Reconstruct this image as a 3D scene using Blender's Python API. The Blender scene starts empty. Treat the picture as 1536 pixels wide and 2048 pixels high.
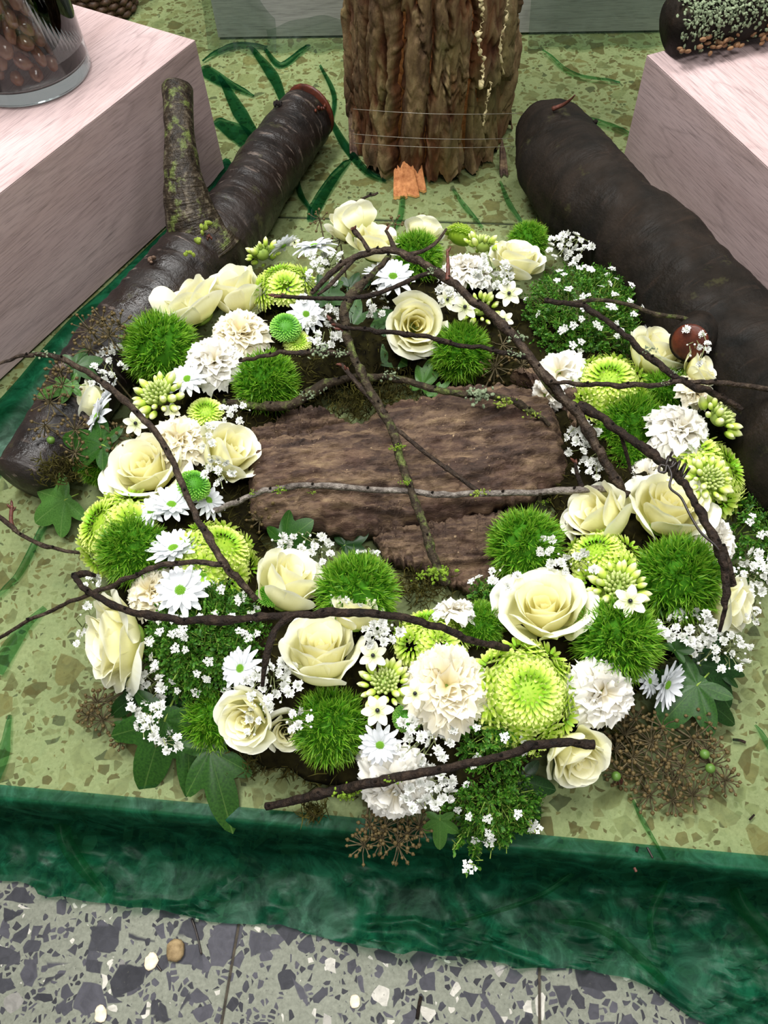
import bpy, math, random
import numpy as np
from mathutils import Vector, Matrix

# ------------------------------------------------------------------ camera, world, lights, exposure
scene = bpy.context.scene
COL = scene.collection
PI = math.pi
F_PX, NADIR, CAM_H = 1630.0, (844.0, 2069.0), 0.72      # focal length in px of the 1536x2048 frame, where plumb lines meet, metres above platform

def _cam_basis():
    d = np.array([(NADIR[0]-768)/F_PX, -(NADIR[1]-1024)/F_PX, -1.0]); d /= np.linalg.norm(d)
    fw = np.array([0, 0, -1.0]); h = fw-(fw@d)*d; h /= np.linalg.norm(h)
    return np.array([np.cross(h, -d), h, -d])
CAM_R = _cam_basis()
CAM_P = np.array([0, 0, CAM_H])
cam_data = bpy.data.cameras.new('camera'); cam = bpy.data.objects.new('camera', cam_data); COL.objects.link(cam)
cam_data.sensor_fit = 'VERTICAL'; cam_data.sensor_height = 24.0; cam_data.lens = F_PX/2048*24.0
cam_data.clip_start = 0.01; cam_data.clip_end = 50
M = Matrix([list(CAM_R[i])+[CAM_P[i]] for i in range(3)]+[[0, 0, 0, 1]])
cam.matrix_world = M
scene.camera = cam

world = bpy.data.worlds.new('shop'); scene.world = world; world.use_nodes = True
bg = world.node_tree.nodes['Background']; bg.inputs[0].default_value = (1.0, 0.99, 0.97, 1); bg.inputs[1].default_value = 0.26

def area(name, loc, target, size, power, color=(1, 1, 1)):
    l = bpy.data.lights.new(name, 'AREA'); l.shape = 'RECTANGLE'; l.size, l.size_y = size; l.energy = power; l.color = color
    o = bpy.data.objects.new(name, l); COL.objects.link(o); o.location = loc
    o.rotation_euler = (Vector(target)-Vector(loc)).to_track_quat('-Z', 'Y').to_euler()
    return o
# fluorescent ceiling panels of the shop
area('ceiling_panel_lamp', (-0.55, 1.0, 2.5), (0, .6, 0), (1.2, .45), 80, (1, .995, .975))
area('ceiling_panel_lamp', (1.0, 1.5, 2.5), (.1, .7, 0), (1.2, .45), 41, (1, .995, .975))
area('ceiling_panel_lamp', (0.25, -0.6, 2.5), (0, .5, 0), (1.2, .45), 37, (1, .995, .975))
scene.view_settings.view_transform = 'Standard'; scene.view_settings.look = 'None'
scene.view_settings.gamma = 1; scene.view_settings.use_curve_mapping = False
scene.view_settings.exposure = 0.16

# ------------------------------------------------------------------ helpers
def P(px, py, z=0.0):
    """point of the place at height z that the photograph shows at pixel (px, py)"""
    w = CAM_R@np.array([(px-768)/F_PX, -(py-1024)/F_PX, -1.0])
    return CAM_P+w*((z-CAM_H)/w[2])
def S(px, p):
    return px*float(-(CAM_R.T@(np.asarray(p)-CAM_P))[2])/F_PX
def unit(v):
    v = np.asarray(v, float); return v/max(1e-9, np.linalg.norm(v))
UP = np.array([0, 0, 1.0])
def tocam(p): return unit(CAM_P-np.asarray(p))
def lin(h):
    h = h.lstrip('#'); c = [int(h[i:i+2], 16)/255 for i in (0, 2, 4)]
    return tuple((x/12.92 if x <= .04045 else ((x+.055)/1.055)**2.4) for x in c)+(1,)
def sstep(a, b, x):
    t = np.clip((x-a)/(b-a), 0, 1); return t*t*(3-2*t)

def _hash(ix, iy, iz, seed):
    h = (ix*374761393+iy*668265263+iz*2147483647+seed*1274126177) & 0xFFFFFFFF
    h = ((h ^ (h >> 13))*1274126177) & 0xFFFFFFFF
    h = ((h ^ (h >> 16))*2246822519) & 0xFFFFFFFF
    return ((h ^ (h >> 15)) & 0xFFFFFF)/float(0xFFFFFF)
def vnoise(p, seed=0):
    p = np.asarray(p, float); i = np.floor(p).astype(np.int64); f = p-i; f = f*f*(3-2*f)
    o = 0
    for dx in (0, 1):
        for dy in (0, 1):
            for dz in (0, 1):
                w = (f[:, 0] if dx else 1-f[:, 0])*(f[:, 1] if dy else 1-f[:, 1])*(f[:, 2] if dz else 1-f[:, 2])
                o = o+w*_hash(i[:, 0]+dx, i[:, 1]+dy, i[:, 2]+dz, seed)
    return o
def fbm(p, seed=0, octv=4):
    p = np.asarray(p, float); s = 0; a = .5
    for k in range(octv):
        s = s+a*vnoise(p*(2**k), seed+k*17); a *= .5
    return s/(1-.5**octv)
def worley(p, seed=0):
    p = np.asarray(p, float); i = np.floor(p).astype(np.int64); f1 = np.full(len(p), 9.); f2 = np.full(len(p), 9.); cid = np.zeros(len(p))
    for dx in (-1, 0, 1):
        for dy in (-1, 0, 1):
            for dz in (-1, 0, 1):
                c = i+np.array([dx, dy, dz])
                q = np.stack([c[:, k]+_hash(c[:, 0], c[:, 1], c[:, 2], seed+k*7) for k in range(3)], 1)
                d = np.linalg.norm(q-p, axis=1); n = d < f1
                f2 = np.where(n, f1, np.minimum(f2, d)); cid = np.where(n, _hash(c[:, 0], c[:, 1], c[:, 2], seed+91), cid); f1 = np.where(n, d, f1)
    return f1, f2, cid

class MB:
    """collects vertices, faces and a per-vertex vector 'tc'; build() makes one mesh"""
    def __init__(self): self.V = []; self.F = []; self.T = []; self.n = 0
    def add(self, V, F, T=None):
        V = np.asarray(V, float).reshape(-1, 3)
        if T is None: T = np.zeros_like(V)
        self.V.append(V); self.T.append(np.asarray(T, float).reshape(-1, 3))
        self.F.extend([tuple(int(k)+self.n for k in f) for f in F]); self.n += len(V); return self
    def mesh(self, name, mat, smooth=True):
        me = bpy.data.meshes.new(name)
        V = np.concatenate(self.V); T = np.concatenate(self.T)
        me.from_pydata(V.tolist(), [], self.F)
        a = me.attributes.new('tc', 'FLOAT_VECTOR', 'POINT'); a.data.foreach_set('vector', T.astype(np.float32).ravel())
        if smooth: me.polygons.foreach_set('use_smooth', [True]*len(me.polygons))
        me.materials.append(mat); me.update(); return me
def gridF(nu, nv, wrap=False, flip=False):
    F = []
    for i in range(nu if wrap else nu-1):
        for j in range(nv-1):
            a, b = i*nv+j, ((i+1) % nu)*nv+j
            F.append((a, b, b+1, a+1) if not flip else (a, a+1, b+1, b))
    return F

def tag(o, label=None, cat=None, group=None, kind=None):
    if label: o['label'] = label
    if cat: o['category'] = cat
    if group: o['group'] = group
    if kind: o['kind'] = kind
    return o
def obj(name, me, parent=None, mat4=None, kind=None):
    o = bpy.data.objects.new(name, me); COL.objects.link(o)
    if parent is not None: o.parent = parent
    if mat4 is not None: o.matrix_local = mat4
    if kind: o['kind'] = kind
    return o
def empty(name, label, cat, mat4=None, group=None):
    o = bpy.data.objects.new(name, None); COL.objects.link(o); o.empty_display_size = .02
    if mat4 is not None: o.matrix_world = mat4
    return tag(o, label, cat, group)
def frame(loc, n, scale=1.0, spin=0.0, ref=None):
    n = unit(n); r = np.array([1., 0, 0]) if ref is None else np.asarray(ref, float)
    y = np.cross(n, r)
    if np.linalg.norm(y) < 1e-3: y = np.cross(n, [0, 1., 0])
    y = unit(y); x = np.cross(y, n)
    c, s = math.cos(spin), math.sin(spin); x2 = c*x+s*y; y2 = -s*x+c*y
    sc = np.ones(3)*scale
    return Matrix([[x2[i]*sc[0], y2[i]*sc[1], n[i]*sc[2], loc[i]] for i in range(3)]+[[0, 0, 0, 1]])

def catmull(pts, per=6):
    p = np.asarray(pts, float)
    if len(p) < 3:
        t = np.linspace(0, 1, per*2+1)[:, None]; return p[0]+(p[-1]-p[0])*t
    q = np.vstack([2*p[0]-p[1], p, 2*p[-1]-p[-2]]); out = []
    for i in range(1, len(q)-2):
        for k in range(per):
            t = k/per; a, b, c, d = q[i-1], q[i], q[i+1], q[i+2]
            out.append(.5*((2*b)+(c-a)*t+(2*a-5*b+4*c-d)*t*t+(3*b-a-3*c+d)*t**3))
    out.append(p[-1]); return np.array(out)
def tube(mb, pts, rad, nseg=8, disp=None, cap=True, tz=0.0):
    """tube along pts; tc = (cos, sin, metres along)"""
    p = np.asarray(pts, float); n = len(p); rad = np.broadcast_to(np.asarray(rad, float), (n,)).copy()
    tan = np.gradient(p, axis=0); tan /= np.maximum(1e-9, np.linalg.norm(tan, axis=1))[:, None]
    u = np.cross(tan[0], UP); u = np.cross(tan[0], [1., 0, 0]) if np.linalg.norm(u) < .1 else u; u = unit(u)
    s = np.concatenate([[0], np.cumsum(np.linalg.norm(np.diff(p, axis=0), axis=1))])+tz
    a = np.linspace(0, 2*PI, nseg, endpoint=False)
    V = np.zeros((n, nseg, 3)); T = np.zeros((n, nseg, 3))
    for i in range(n):
        u = unit(u-tan[i]*(u@tan[i])); w = np.cross(tan[i], u)
        r = rad[i]*np.ones(nseg)
        if disp is not None: r = disp(a, s[i], r)
        V[i] = p[i]+np.cos(a)[:, None]*r[:, None]*u+np.sin(a)[:, None]*r[:, None]*w
        T[i, :, 0] = np.cos(a); T[i, :, 1] = np.sin(a); T[i, :, 2] = s[i]
    F = []
    for i in range(n-1):
        for j in range(nseg):
            k = (j+1) % nseg
            F.append((i*nseg+j, i*nseg+k, (i+1)*nseg+k, (i+1)*nseg+j))
    V = V.reshape(-1, 3); T = T.reshape(-1, 3)
    if cap:
        V = np.vstack([V, p[0]-tan[0]*rad[0]*.25, p[-1]+tan[-1]*rad[-1]*.25]); T = np.vstack([T, [0, 0, s[0]], [0, 0, s[-1]]])
        c0, c1 = n*nseg, n*nseg+1
        for j in range(nseg):
            k = (j+1) % nseg; F.append((c0, k, j)); F.append((c1, (n-1)*nseg+j, (n-1)*nseg+k))
    mb.add(V, F, T); return mb
def ellipsoid(mb, c, r, nu=8, nv=6, M3=None, T=None, tip=0.0):
    th = np.linspace(0, PI, nv+1); V = [[0, 0, 1+tip]]
    for t in th[1:-1]:
        for k in range(nu):
            a = 2*PI*k/nu; V.append([math.sin(t)*math.cos(a), math.sin(t)*math.sin(a), math.cos(t)])
    V.append([0, 0, -1]); V = np.array(V); L = V.copy(); V = V*np.asarray(r)
    if M3 is not None: V = V@np.asarray(M3).T
    V = V+np.asarray(c); F = []
    for k in range(nu): F.append((0, 1+k, 1+(k+1) % nu))
    for i in range(nv-2):
        for k in range(nu):
            a = 1+i*nu+k; b = 1+i*nu+(k+1) % nu; F.append((a, a+nu, b+nu, b))
    e = len(V)-1; o = 1+(nv-2)*nu
    for k in range(nu): F.append((e, o+(k+1) % nu, o+k))
    mb.add(V, F, L if T is None else np.broadcast_to(T, V.shape)); return mb
def basis(n):
    n = unit(n); r = np.array([1., 0, 0]) if abs(n[0]) < .8 else np.array([0, 1., 0])
    y = unit(np.cross(n, r)); x = np.cross(y, n); return np.stack([x, y, n], 1)

# ------------------------------------------------------------------ materials
class NT:
    def __init__(s, name):
        s.m = bpy.data.materials.new(name); s.m.use_nodes = True; s.t = s.m.node_tree; s.t.nodes.clear()
        s.out = s.t.nodes.new('ShaderNodeOutputMaterial')
    def n(s, typ, ins=None, **props):
        nd = s.t.nodes.new('ShaderNode'+typ)
        for k, v in props.items(): setattr(nd, k, v)
        for k, v in (ins or {}).items():
            sk = nd.inputs[k]
            if isinstance(v, bpy.types.NodeSocket): s.t.links.new(v, sk)
            else: sk.default_value = v
        return nd
    def tc(s): return s.n('Attribute', attribute_name='tc').outputs['Vector']
    def sep(s, v): return s.n('SeparateXYZ', {0: v}).outputs
    def oc(s): return s.n('TexCoord').outputs['Object']
    def ori(s): return s.n('ObjectInfo').outputs['Random']
    def map(s, v, scale, loc=(0, 0, 0)): return s.n('Mapping', {'Vector': v, 'Scale': scale, 'Location': loc}).outputs[0]
    def noise(s, v, scale, detail=3, rough=.55, dist=0): return s.n('TexNoise', {'Vector': v, 'Scale': scale, 'Detail': detail, 'Roughness': rough, 'Distortion': dist}).outputs[0]
    def vor(s, v, scale, feature='F1'):
        return s.n('TexVoronoi', {'Vector': v, 'Scale': scale}, feature=feature)
    def ramp(s, f, stops, interp='LINEAR'):
        r = s.n('ValToRGB', {0: f}); e = r.color_ramp.elements; r.color_ramp.interpolation = interp
        while len(e) < len(stops): e.new(.5)
        for k, (p, c) in enumerate(stops): e[k].position = p; e[k].color = lin(c) if isinstance(c, str) else ((c, c, c, 1) if not isinstance(c, tuple) else c)
        return r.outputs[0]
    def math(s, op, a, b=0.0, clamp=False):
        return s.n('Math', {0: a, 1: b}, operation=op, use_clamp=clamp).outputs[0]
    def mix(s, f, a, b, blend='MIX'):
        nd = s.n('Mix', None, data_type='RGBA', blend_type=blend)
        for k, v in ((0, f), (6, a), (7, b)):
            if isinstance(v, str): v = lin(v)
            if isinstance(v, bpy.types.NodeSocket): s.t.links.new(v, nd.inputs[k])
            else: nd.inputs[k].default_value = v
        return nd.outputs[2]
    def bump(s, h, strength=.3, dist=.002): return s.n('Bump', {'Height': h, 'Strength': strength, 'Distance': dist}).outputs[0]
    def pbr(s, color, rough=.5, spec=.4, normal=None, **kw):
        d = {'Base Color': lin(color) if isinstance(color, str) else color, 'Roughness': rough, 'Specular IOR Level': spec}
        if normal is not None: d['Normal'] = normal
        d.update({k.replace('_', ' '): v for k, v in kw.items()})
        return s.n('BsdfPrincipled', d).outputs[0]
    def done(s, sh):
        s.t.links.new(sh, s.out.inputs[0]); return s.m
    def petal(s, color, trans=.3, rough=.5, spec=.25, normal=None):
        b = s.pbr(color, rough, spec, normal)
        t = s.n('BsdfTranslucent', {'Color': color if isinstance(color, bpy.types.NodeSocket) else lin(color)}).outputs[0]
        return s.done(s.n('MixShader', {0: trans, 1: b, 2: t}).outputs[0])

MAT = {}
def m_terrazzo(name, mortar, fleck, chips, rare, sc, gloss=.35, contrast=1.0):
    t = NT(name); co = t.oc()
    w = t.n('VectorMath', {0: t.n('TexNoise', {'Vector': co, 'Scale': 34.0*sc, 'Detail': 2.0}).outputs[1], 1: (.5, .5, .5)}, operation='SUBTRACT').outputs[0]
    co2 = t.n('VectorMath', {0: co, 1: t.n('VectorMath', {0: w, 'Scale': .012/sc}, operation='SCALE').outputs[0]}, operation='ADD').outputs[0]
    flat = t.map(co2, (1, 1, 0))
    base = t.ramp(t.noise(co, 260*sc, 4, .7), [(.3, mortar[0]), (.7, mortar[1])])
    col = base
    for k, (scale, th, frac) in enumerate(((170, .12, .5), (78, .12, .52), (35, .11, .50))):
        v1 = t.vor(t.map(flat, (1, 1, 1), (k*3.1, k*1.7, 0)), scale*sc, 'F1'); ve = t.vor(t.map(flat, (1, 1, 1), (k*3.1, k*1.7, 0)), scale*sc, 'DISTANCE_TO_EDGE')
        cs = t.n('SeparateColor', {0: v1.outputs['Color']}).outputs
        edge = t.math('MULTIPLY', t.math('SUBTRACT', ve.outputs['Distance'], t.math('MULTIPLY_ADD', cs[2], .12, ), ), 40.0) if False else t.math('MULTIPLY', t.math('SUBTRACT', ve.outputs['Distance'], th), 45.0, True)
        keep = t.math('LESS_THAN', cs[0], frac)
        mask = t.math('MULTIPLY', edge, keep)
        cc = t.ramp(cs[1], [(i/(len(chips)-1)*.9, c) for i, c in enumerate(chips)]+[(.93, rare if k < 2 else chips[0]), (1.0, rare if k < 2 else chips[1])], 'CONSTANT' if k == 0 else 'LINEAR')
        vein = t.ramp(t.noise(t.map(co, (1, 1, 1), (k, 0, 0)), 90*sc, 3, .6, 1.2), [(.35, 0.80), (.6, 1.08)])
        cc = t.mix(1.0, cc, vein, 'MULTIPLY')
        col = t.mix(t.math('MULTIPLY', mask, contrast), col, cc)
    sp = t.ramp(t.noise(co, 420*sc, 2, .6), [(.66, 0.0), (.72, 1.0)])
    col = t.mix(t.math('MULTIPLY', sp, .5), col, fleck)
    col = t.mix(1.0, col, t.ramp(t.noise(co, 5, 3), [(.3, .84), (.7, 1.06)]), 'MULTIPLY')
    return t.done(t.pbr(col, t.ramp(t.noise(co, 30, 3), [(.3, gloss+.2), (.7, gloss+.4)]), .14))
MAT['floor'] = m_terrazzo('dark terrazzo', ('#64665b', '#7b7d70'), '#45453f', ['#2e2e32', '#3a3a3f', '#47464c', '#343438'], '#b0aca2', 1.0)
MAT['platform'] = m_terrazzo('pale terrazzo', ('#848366', '#9a987a'), '#4c4832', ['#8c8b6c', '#6e5f40', '#57462c', '#7f7e5e', '#73613e'], '#4d4a38', 1.0, .3, .85)

def m_gauze(name, tint, cloth, fac, edge=.15):
    t = NT(name); co = t.oc()
    n1 = t.noise(co, 14, 4, .6, .6); n2 = t.noise(t.map(co, (1, 3, 1)), 55, 3, .6)
    n3 = t.ramp(t.noise(co, 26, 5, .65, 1.5), [(.38, .45), (.52, .9), (.66, 1.7)])
    fa = t.math('MULTIPLY', t.math('MULTIPLY', t.math('ADD', t.math('MULTIPLY', n1, 1.2), t.math('MULTIPLY', n2, .8)), n3), fac)
    lw = t.n('LayerWeight', {'Blend': .25}).outputs['Facing']
    fa = t.math('ADD', fa, t.math('MULTIPLY', t.math('POWER', lw, 3.0), edge), True)
    tr = t.n('BsdfTransparent', {'Color': lin(tint)}).outputs[0]
    d = t.n('MixShader', {0: .4, 1: t.pbr(cloth, .42, .5), 2: t.n('BsdfTranslucent', {'Color': lin(cloth)}).outputs[0]}).outputs[0]
    return t.done(t.n('MixShader', {0: fa, 1: tr, 2: d}).outputs[0])
MAT['gauze_thin'] = m_gauze('green organza single layer', '#e6efdf', '#4a9a68', .035)
MAT['gauze'] = m_gauze('green organza doubled', '#6c9c84', '#1c7450', .34)
MAT['gauze_fold'] = m_gauze('green organza folded', '#6f9f85', '#0e6a42', .11)
MAT['gauze_veil'] = m_gauze('pale organza veil', '#d3dcd4', '#8fa597', .07)
MAT['gauze_light'] = m_gauze('green organza soft crease', '#b5d6b8', '#2f8a58', .09)
MAT['gauze_strip'] = m_gauze('green organza bunched', '#3f7a5c', '#0c6a45', .36)

def m_wood(name, light, dark):
    t = NT(name); co = t.oc()
    low = t.noise(t.map(co, (.8, 5, 5)), 2.0, 2, .45, .3)
    ring = t.math('FRACT', t.math('MULTIPLY', low, 13.0))
    ringc = t.ramp(ring, [(0, .35), (.07, .85), (.85, 1.0), (1.0, .45)])
    fine = t.noise(t.map(co, (7, 150, 150)), 3.0, 4, .65)
    fr = t.ramp(fine, [(.32, .45), (.5, .95), (.75, 1.1)])
    pore = t.ramp(t.noise(t.map(co, (14, 420, 420)), 2.0, 2, .6), [(.36, .6), (.45, 1.0)])
    base = t.ramp(t.noise(t.map(co, (1, 4, 4)), 3, 2), [(.3, light), (.75, dark)])
    c = t.mix(.30, base, ringc, 'MULTIPLY'); c = t.mix(.5, c, fr, 'MULTIPLY'); c = t.mix(.7, c, pore, 'MULTIPLY')
    return t.done(t.pbr(c, .48, .35, t.bump(fine, .15, .001)))
MAT['laminate'] = m_wood('pale wood laminate', '#c2acab', '#ad9592')
MAT['laminate_grey'] = m_wood('grey wood laminate', '#b3b2ae', '#9c9c98')

def m_bark_trunk():
    t = NT('oak trunk bark'); co = t.oc(); x, y, z = t.sep(t.tc())   # tc.z = proudness of the bark, tc.x around, tc.y up
    n = t.noise(t.map(co, (1, 1, .35)), 40, 5, .65)
    outer = t.ramp(n, [(.25, '#2f2318'), (.42, '#574430'), (.58, '#786446'), (.76, '#8f8560')])
    inner = t.ramp(t.noise(t.map(co, (1, 1, .3)), 70, 4, .6), [(.3, '#3a2115'), (.7, '#6b4327')])
    c = t.mix(t.ramp(z, [(.25, 0.0), (.55, 1.0)]), inner, outer)
    red = t.ramp(t.noise(co, 16, 3, .6), [(.58, 0.0), (.7, .6)])
    c = t.mix(red, c, '#4c2a1c')
    moss = t.math('MULTIPLY', t.ramp(t.noise(t.map(co, (1, 1, .5)), 9, 4, .6), [(.52, 0.0), (.68, .55)]), 1.0)
    c = t.mix(moss, c, '#7a7a4a')
    h = t.noise(t.map(co, (1, 1, .4)), 130, 5, .7)
    return t.done(t.pbr(c, .8, .2, t.bump(h, .6, .004)))
MAT['bark_trunk'] = m_bark_trunk()
def m_bark_slab():
    t = NT('flat bark'); co = t.oc()
    n = t.noise(t.map(co, (.28, 1, 1)), 60, 6, .7, .3)
    c = t.ramp(n, [(.30, '#170f0b'), (.46, '#43332a'), (.6, '#6a5643'), (.78, '#94805f')])
    c = t.mix(t.ramp(t.noise(co, 18, 3), [(.5, 0.0), (.7, .5)]), c, '#4a3229')
    c = t.mix(t.ramp(t.noise(co, 240, 2, .5), [(.70, 0.0), (.76, .6)]), c, '#b39a78')
    return t.done(t.pbr(c, .75, .25, t.bump(t.noise(t.map(co, (.3, 1, 1)), 150, 5, .7), .7, .004)))
MAT['bark_slab'] = m_bark_slab()
def m_cherry(name, dark, mid, light, band=1.0, gloss=.32, spec=.4):
    t = NT(name); tc = t.tc(); co = t.oc()
    b = t.noise(t.map(tc, (.8, .8, 75)), 1.6, 4, .6, .25)
    big = t.noise(t.map(tc, (.7, .7, 16)), 1.3, 3, .6, .4)
    c = t.ramp(big, [(.3, dark), (.62, mid)])
    c = t.mix(t.math('MULTIPLY', t.ramp(b, [(.58, 0.0), (.68, band)]), t.ramp(t.noise(co, 30, 2), [(.4, .1), (.65, 1.0)])), c, light)
    c = t.mix(t.ramp(t.noise(co, 22, 4, .7), [(.6, 0.0), (.7, .7)]), c, '#3b3a22')
    r = t.ramp(t.noise(co, 26, 4), [(.35, gloss), (.65, gloss+.35)])
    h = t.math('ADD', t.math('MULTIPLY', b, .8), t.math('MULTIPLY', t.noise(co, 160, 4, .65), .6))
    return t.done(t.pbr(c, r, spec, t.bump(h, .6, .004)))
MAT['cherry'] = m_cherry('cherry bark', '#0b0807', '#241c18', '#75675e', 1.0, .26, .38)
MAT['cherry_grey'] = m_cherry('grey cherry bark', '#0a0906', '#211a14', '#33271f', .45, .55, .16)
def m_twig(name, c0, c1, c2, mossy=0.0, gloss=.45):
    t = NT(name); tc = t.tc(); co = t.oc()
    n = t.noise(t.map(tc, (.9, .9, 260)), 1.2, 3, .6); n2 = t.noise(co, 120, 4, .65)
    c = t.ramp(t.math('MULTIPLY_ADD', n, .5, t.math('MULTIPLY', n2, .5)) if False else n2, [(.3, c0), (.52, c1), (.75, c2)])
    c = t.mix(t.ramp(n, [(.62, 0.0), (.72, .55)]), c, c2)
    if mossy: c = t.mix(t.ramp(t.noise(co, 60, 4, .6), [(.62-mossy*.25, 0.0), (.7-mossy*.2, .9)]), c, t.ramp(t.noise(co, 300, 2), [(.3, '#323f17'), (.7, '#646f38')]))
    return t.done(t.pbr(c, gloss+.2, .22, t.bump(t.math('ADD', n, n2), .9, .003)))
MAT['twig'] = m_twig('brown twig bark', '#17100b', '#31261d', '#574a3c')
MAT['twig_dark'] = m_twig('dark twig bark', '#0e0906', '#221811', '#3c2f24', 0, .55)
MAT['twig_grey'] = m_twig('grey twig bark', '#332c27', '#69615a', '#9c948a', 0, .35)
MAT['twig_moss'] = m_twig('mossy twig bark', '#1a140e', '#352c20', '#544a38', .38, .6)
MAT['fork'] = m_twig('mossy cherry fork', '#14100b', '#2e261c', '#6a6050', .28, .25)
def m_plain(name, c0, c1, scale=60, rough=.6, spec=.3, bump=0):
    t = NT(name); co = t.oc(); n = t.noise(co, scale, 4, .6)
    c = t.ramp(n, [(.3, c0), (.7, c1)])
    return t.done(t.pbr(c, rough, spec, t.bump(n, bump, .002) if bump else None))
MAT['bud'] = m_plain('leaf bud', '#3a1d17', '#6b4034', 300, .5)
MAT['cutwood'] = m_plain('cut wood', '#2f120a', '#5e2813', 90, .5, .4, .3)
MAT['splinter'] = m_plain('orange inner wood', '#8a4f2a', '#c98a58', 140, .7, .2, .6)
MAT['resin'] = m_plain('pale resin crust', '#b8a878', '#ddd0a4', 120, .6, .3, .6)
MAT['lichen'] = m_plain('grey green lichen', '#4f5c44', '#8e9a7c', 200, .85, .1)
MAT['lichen_g'] = m_plain('yellow green lichen', '#54661f', '#8c9a45', 200, .85, .1)
MAT['fungus'] = m_plain('orange curled fungus', '#5a3f2a', '#94704e', 150, .6)
MAT['knot'] = m_plain('broken knot wood', '#3a2a20', '#7a6252', 150, .7)
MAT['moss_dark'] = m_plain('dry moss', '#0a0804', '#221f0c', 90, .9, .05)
MAT['moss_fibre'] = m_plain('moss fibre', '#1d170a', '#4a471c', 40, .85, .1)
MAT['wire'] = m_plain('dark rusty wire', '#120c0a', '#2c201a', 200, .45, .5)
MAT['thread'] = m_plain('thin binding wire', '#6a6258', '#8f887c', 200, .4, .5)
MAT['wicker'] = m_plain('dark brown wicker', '#2c1d14', '#5c4432', 120, .55, .35, .3)
MAT['stone'] = m_plain('brown pebble', '#6d5a3e', '#a08a66', 120, .7, .2, .4)
MAT['chip'] = m_plain('loose pale chip', '#cdbb9b', '#e9dcc4', 120, .7, .2, .4)
MAT['grout'] = m_plain('dark joint', '#2b2926', '#4a4339', 120, .8, .1)

def m_rose():
    t = NT('cream rose petal'); x, y, z = t.sep(t.tc()); rnd = t.ori()    # y base to lip, z inner to outer
    inner = t.ramp(y, [(0, '#dccf5a'), (.5, '#f1e998'), (.85, '#f8f3bd'), (1, '#fbf8d8')])
    outer = t.ramp(y, [(0, '#c0cf74'), (.3, '#e9e8aa'), (.65, '#f6f5d4'), (1, '#fdfdf0')])
    c = t.mix(z, inner, outer)
    vein = t.noise(t.map(t.tc(), (9, 1.2, 5)), 2.2, 3, .6)
    c = t.mix(t.ramp(vein, [(.5, 0.0), (.8, .22)]), c, '#e9e2a2')
    return t.petal(c, .33, .5, .22, t.bump(vein, .15, .001))
MAT['rose'] = m_rose()
def m_pink():
    t = NT('pink tipped petal'); x, y, z = t.sep(t.tc())
    return t.petal(t.ramp(y, [(0, '#e9e8aa'), (.5, '#f6f3d8'), (.86, '#f8f2e0'), (.94, '#e39aa6'), (1, '#c44a68')]), .3, .5, .22)
MAT['rose_pink'] = m_pink()
def m_white(name, stops, trans=.3, vs=(14, 1.5, 3)):
    t = NT(name); x, y, z = t.sep(t.tc())
    c = t.ramp(y, stops); vein = t.noise(t.map(t.tc(), vs), 2.0, 3, .6)
    c = t.mix(t.ramp(vein, [(.5, 0.0), (.8, .25)]), c, stops[0][1])
    return t.petal(c, trans, .55, .2)
MAT['carnation'] = m_white('white carnation petal', [(0, '#d9cc8e'), (.35, '#e6ddbe'), (.7, '#ece8dc'), (1, '#f1efe9')])
MAT['carnation_cream'] = m_white('cream carnation petal', [(0, '#d8c880'), (.4, '#e6d9a8'), (.75, '#ece3c4'), (1, '#f3eedd')])
MAT['daisy'] = m_white('white daisy petal', [(0, '#c4cac6'), (.3, '#dfe2e4'), (1, '#ebedf2')], .22)
MAT['baby'] = m_white('gypsophila petal', [(0, '#bcc6ab'), (.4, '#dee0d8'), (1, '#eeeeea')], .2)
MAT['star'] = m_white('star flower petal', [(0, '#b9c47c'), (.4, '#e3e2c6'), (1, '#f0eee0')], .25)
MAT['disc'] = m_plain('green daisy disc', '#4f8a1c', '#86b52e', 700, .6)
MAT['ovary'] = m_plain('black ovary', '#08090c', '#1a1c22', 100, .2, .6)
def m_green(name, stops, trans=.25, rough=.5, var=None):
    t = NT(name); x, y, z = t.sep(t.tc())
    c = t.ramp(y, stops)
    if var: c = t.mix(t.math('MULTIPLY', z, .8), c, var)
    return t.petal(c, trans, rough, .3)
MAT['mum'] = m_green('lime chrysanthemum floret', [(0, '#7fae1e'), (.45, '#bcd848'), (1, '#e9f096')], .3, .5, '#74bb1e')
MAT['mum_button'] = m_green('green button floret', [(0, '#2f7a14'), (.6, '#5fa52a'), (1, '#9ccb55')], .25, .5)
MAT['ball'] = m_green('green dianthus bristle', [(0, '#2f690c'), (.5, '#56931a'), (1, '#a6cb44')], .35, .45, '#3d7d12')
MAT['ballcore'] = m_plain('green dianthus core', '#26500a', '#3c7212', 200, .8, .1)
MAT['ornbud'] = m_green('star flower bud', [(0, '#9cc03a'), (.5, '#c6da5c'), (.8, '#e6ecaa'), (1, '#f6f6d0')], .2, .4)
MAT['ornscale'] = m_green('star flower bract', [(0, '#6f8f30'), (.6, '#a5b95a'), (1, '#cfd698')], .2, .5)
MAT['alyleaf'] = m_green('fine fresh leaflet', [(0, '#24560e'), (.6, '#437c1a'), (1, '#86ae42')], .3, .5, '#1c4a10')
MAT['alystem'] = m_plain('thin green stem', '#5c7a2c', '#8fa648', 100, .6)
MAT['babystem'] = m_plain('thin gypsophila stem', '#6f7a4c', '#99a070', 100, .6)
def m_ivy(name, c0, c1, vein):
    t = NT(name); x, y, z = t.sep(t.tc()); co = t.oc()
    c = t.ramp(t.noise(co, 35, 3), [(.3, c0), (.7, c1)])
    c = t.mix(t.ramp(z, [(.80, 0.0), (1.0, .45)]), c, vein)
    return t.petal(c, .18, .42, .3)
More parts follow.
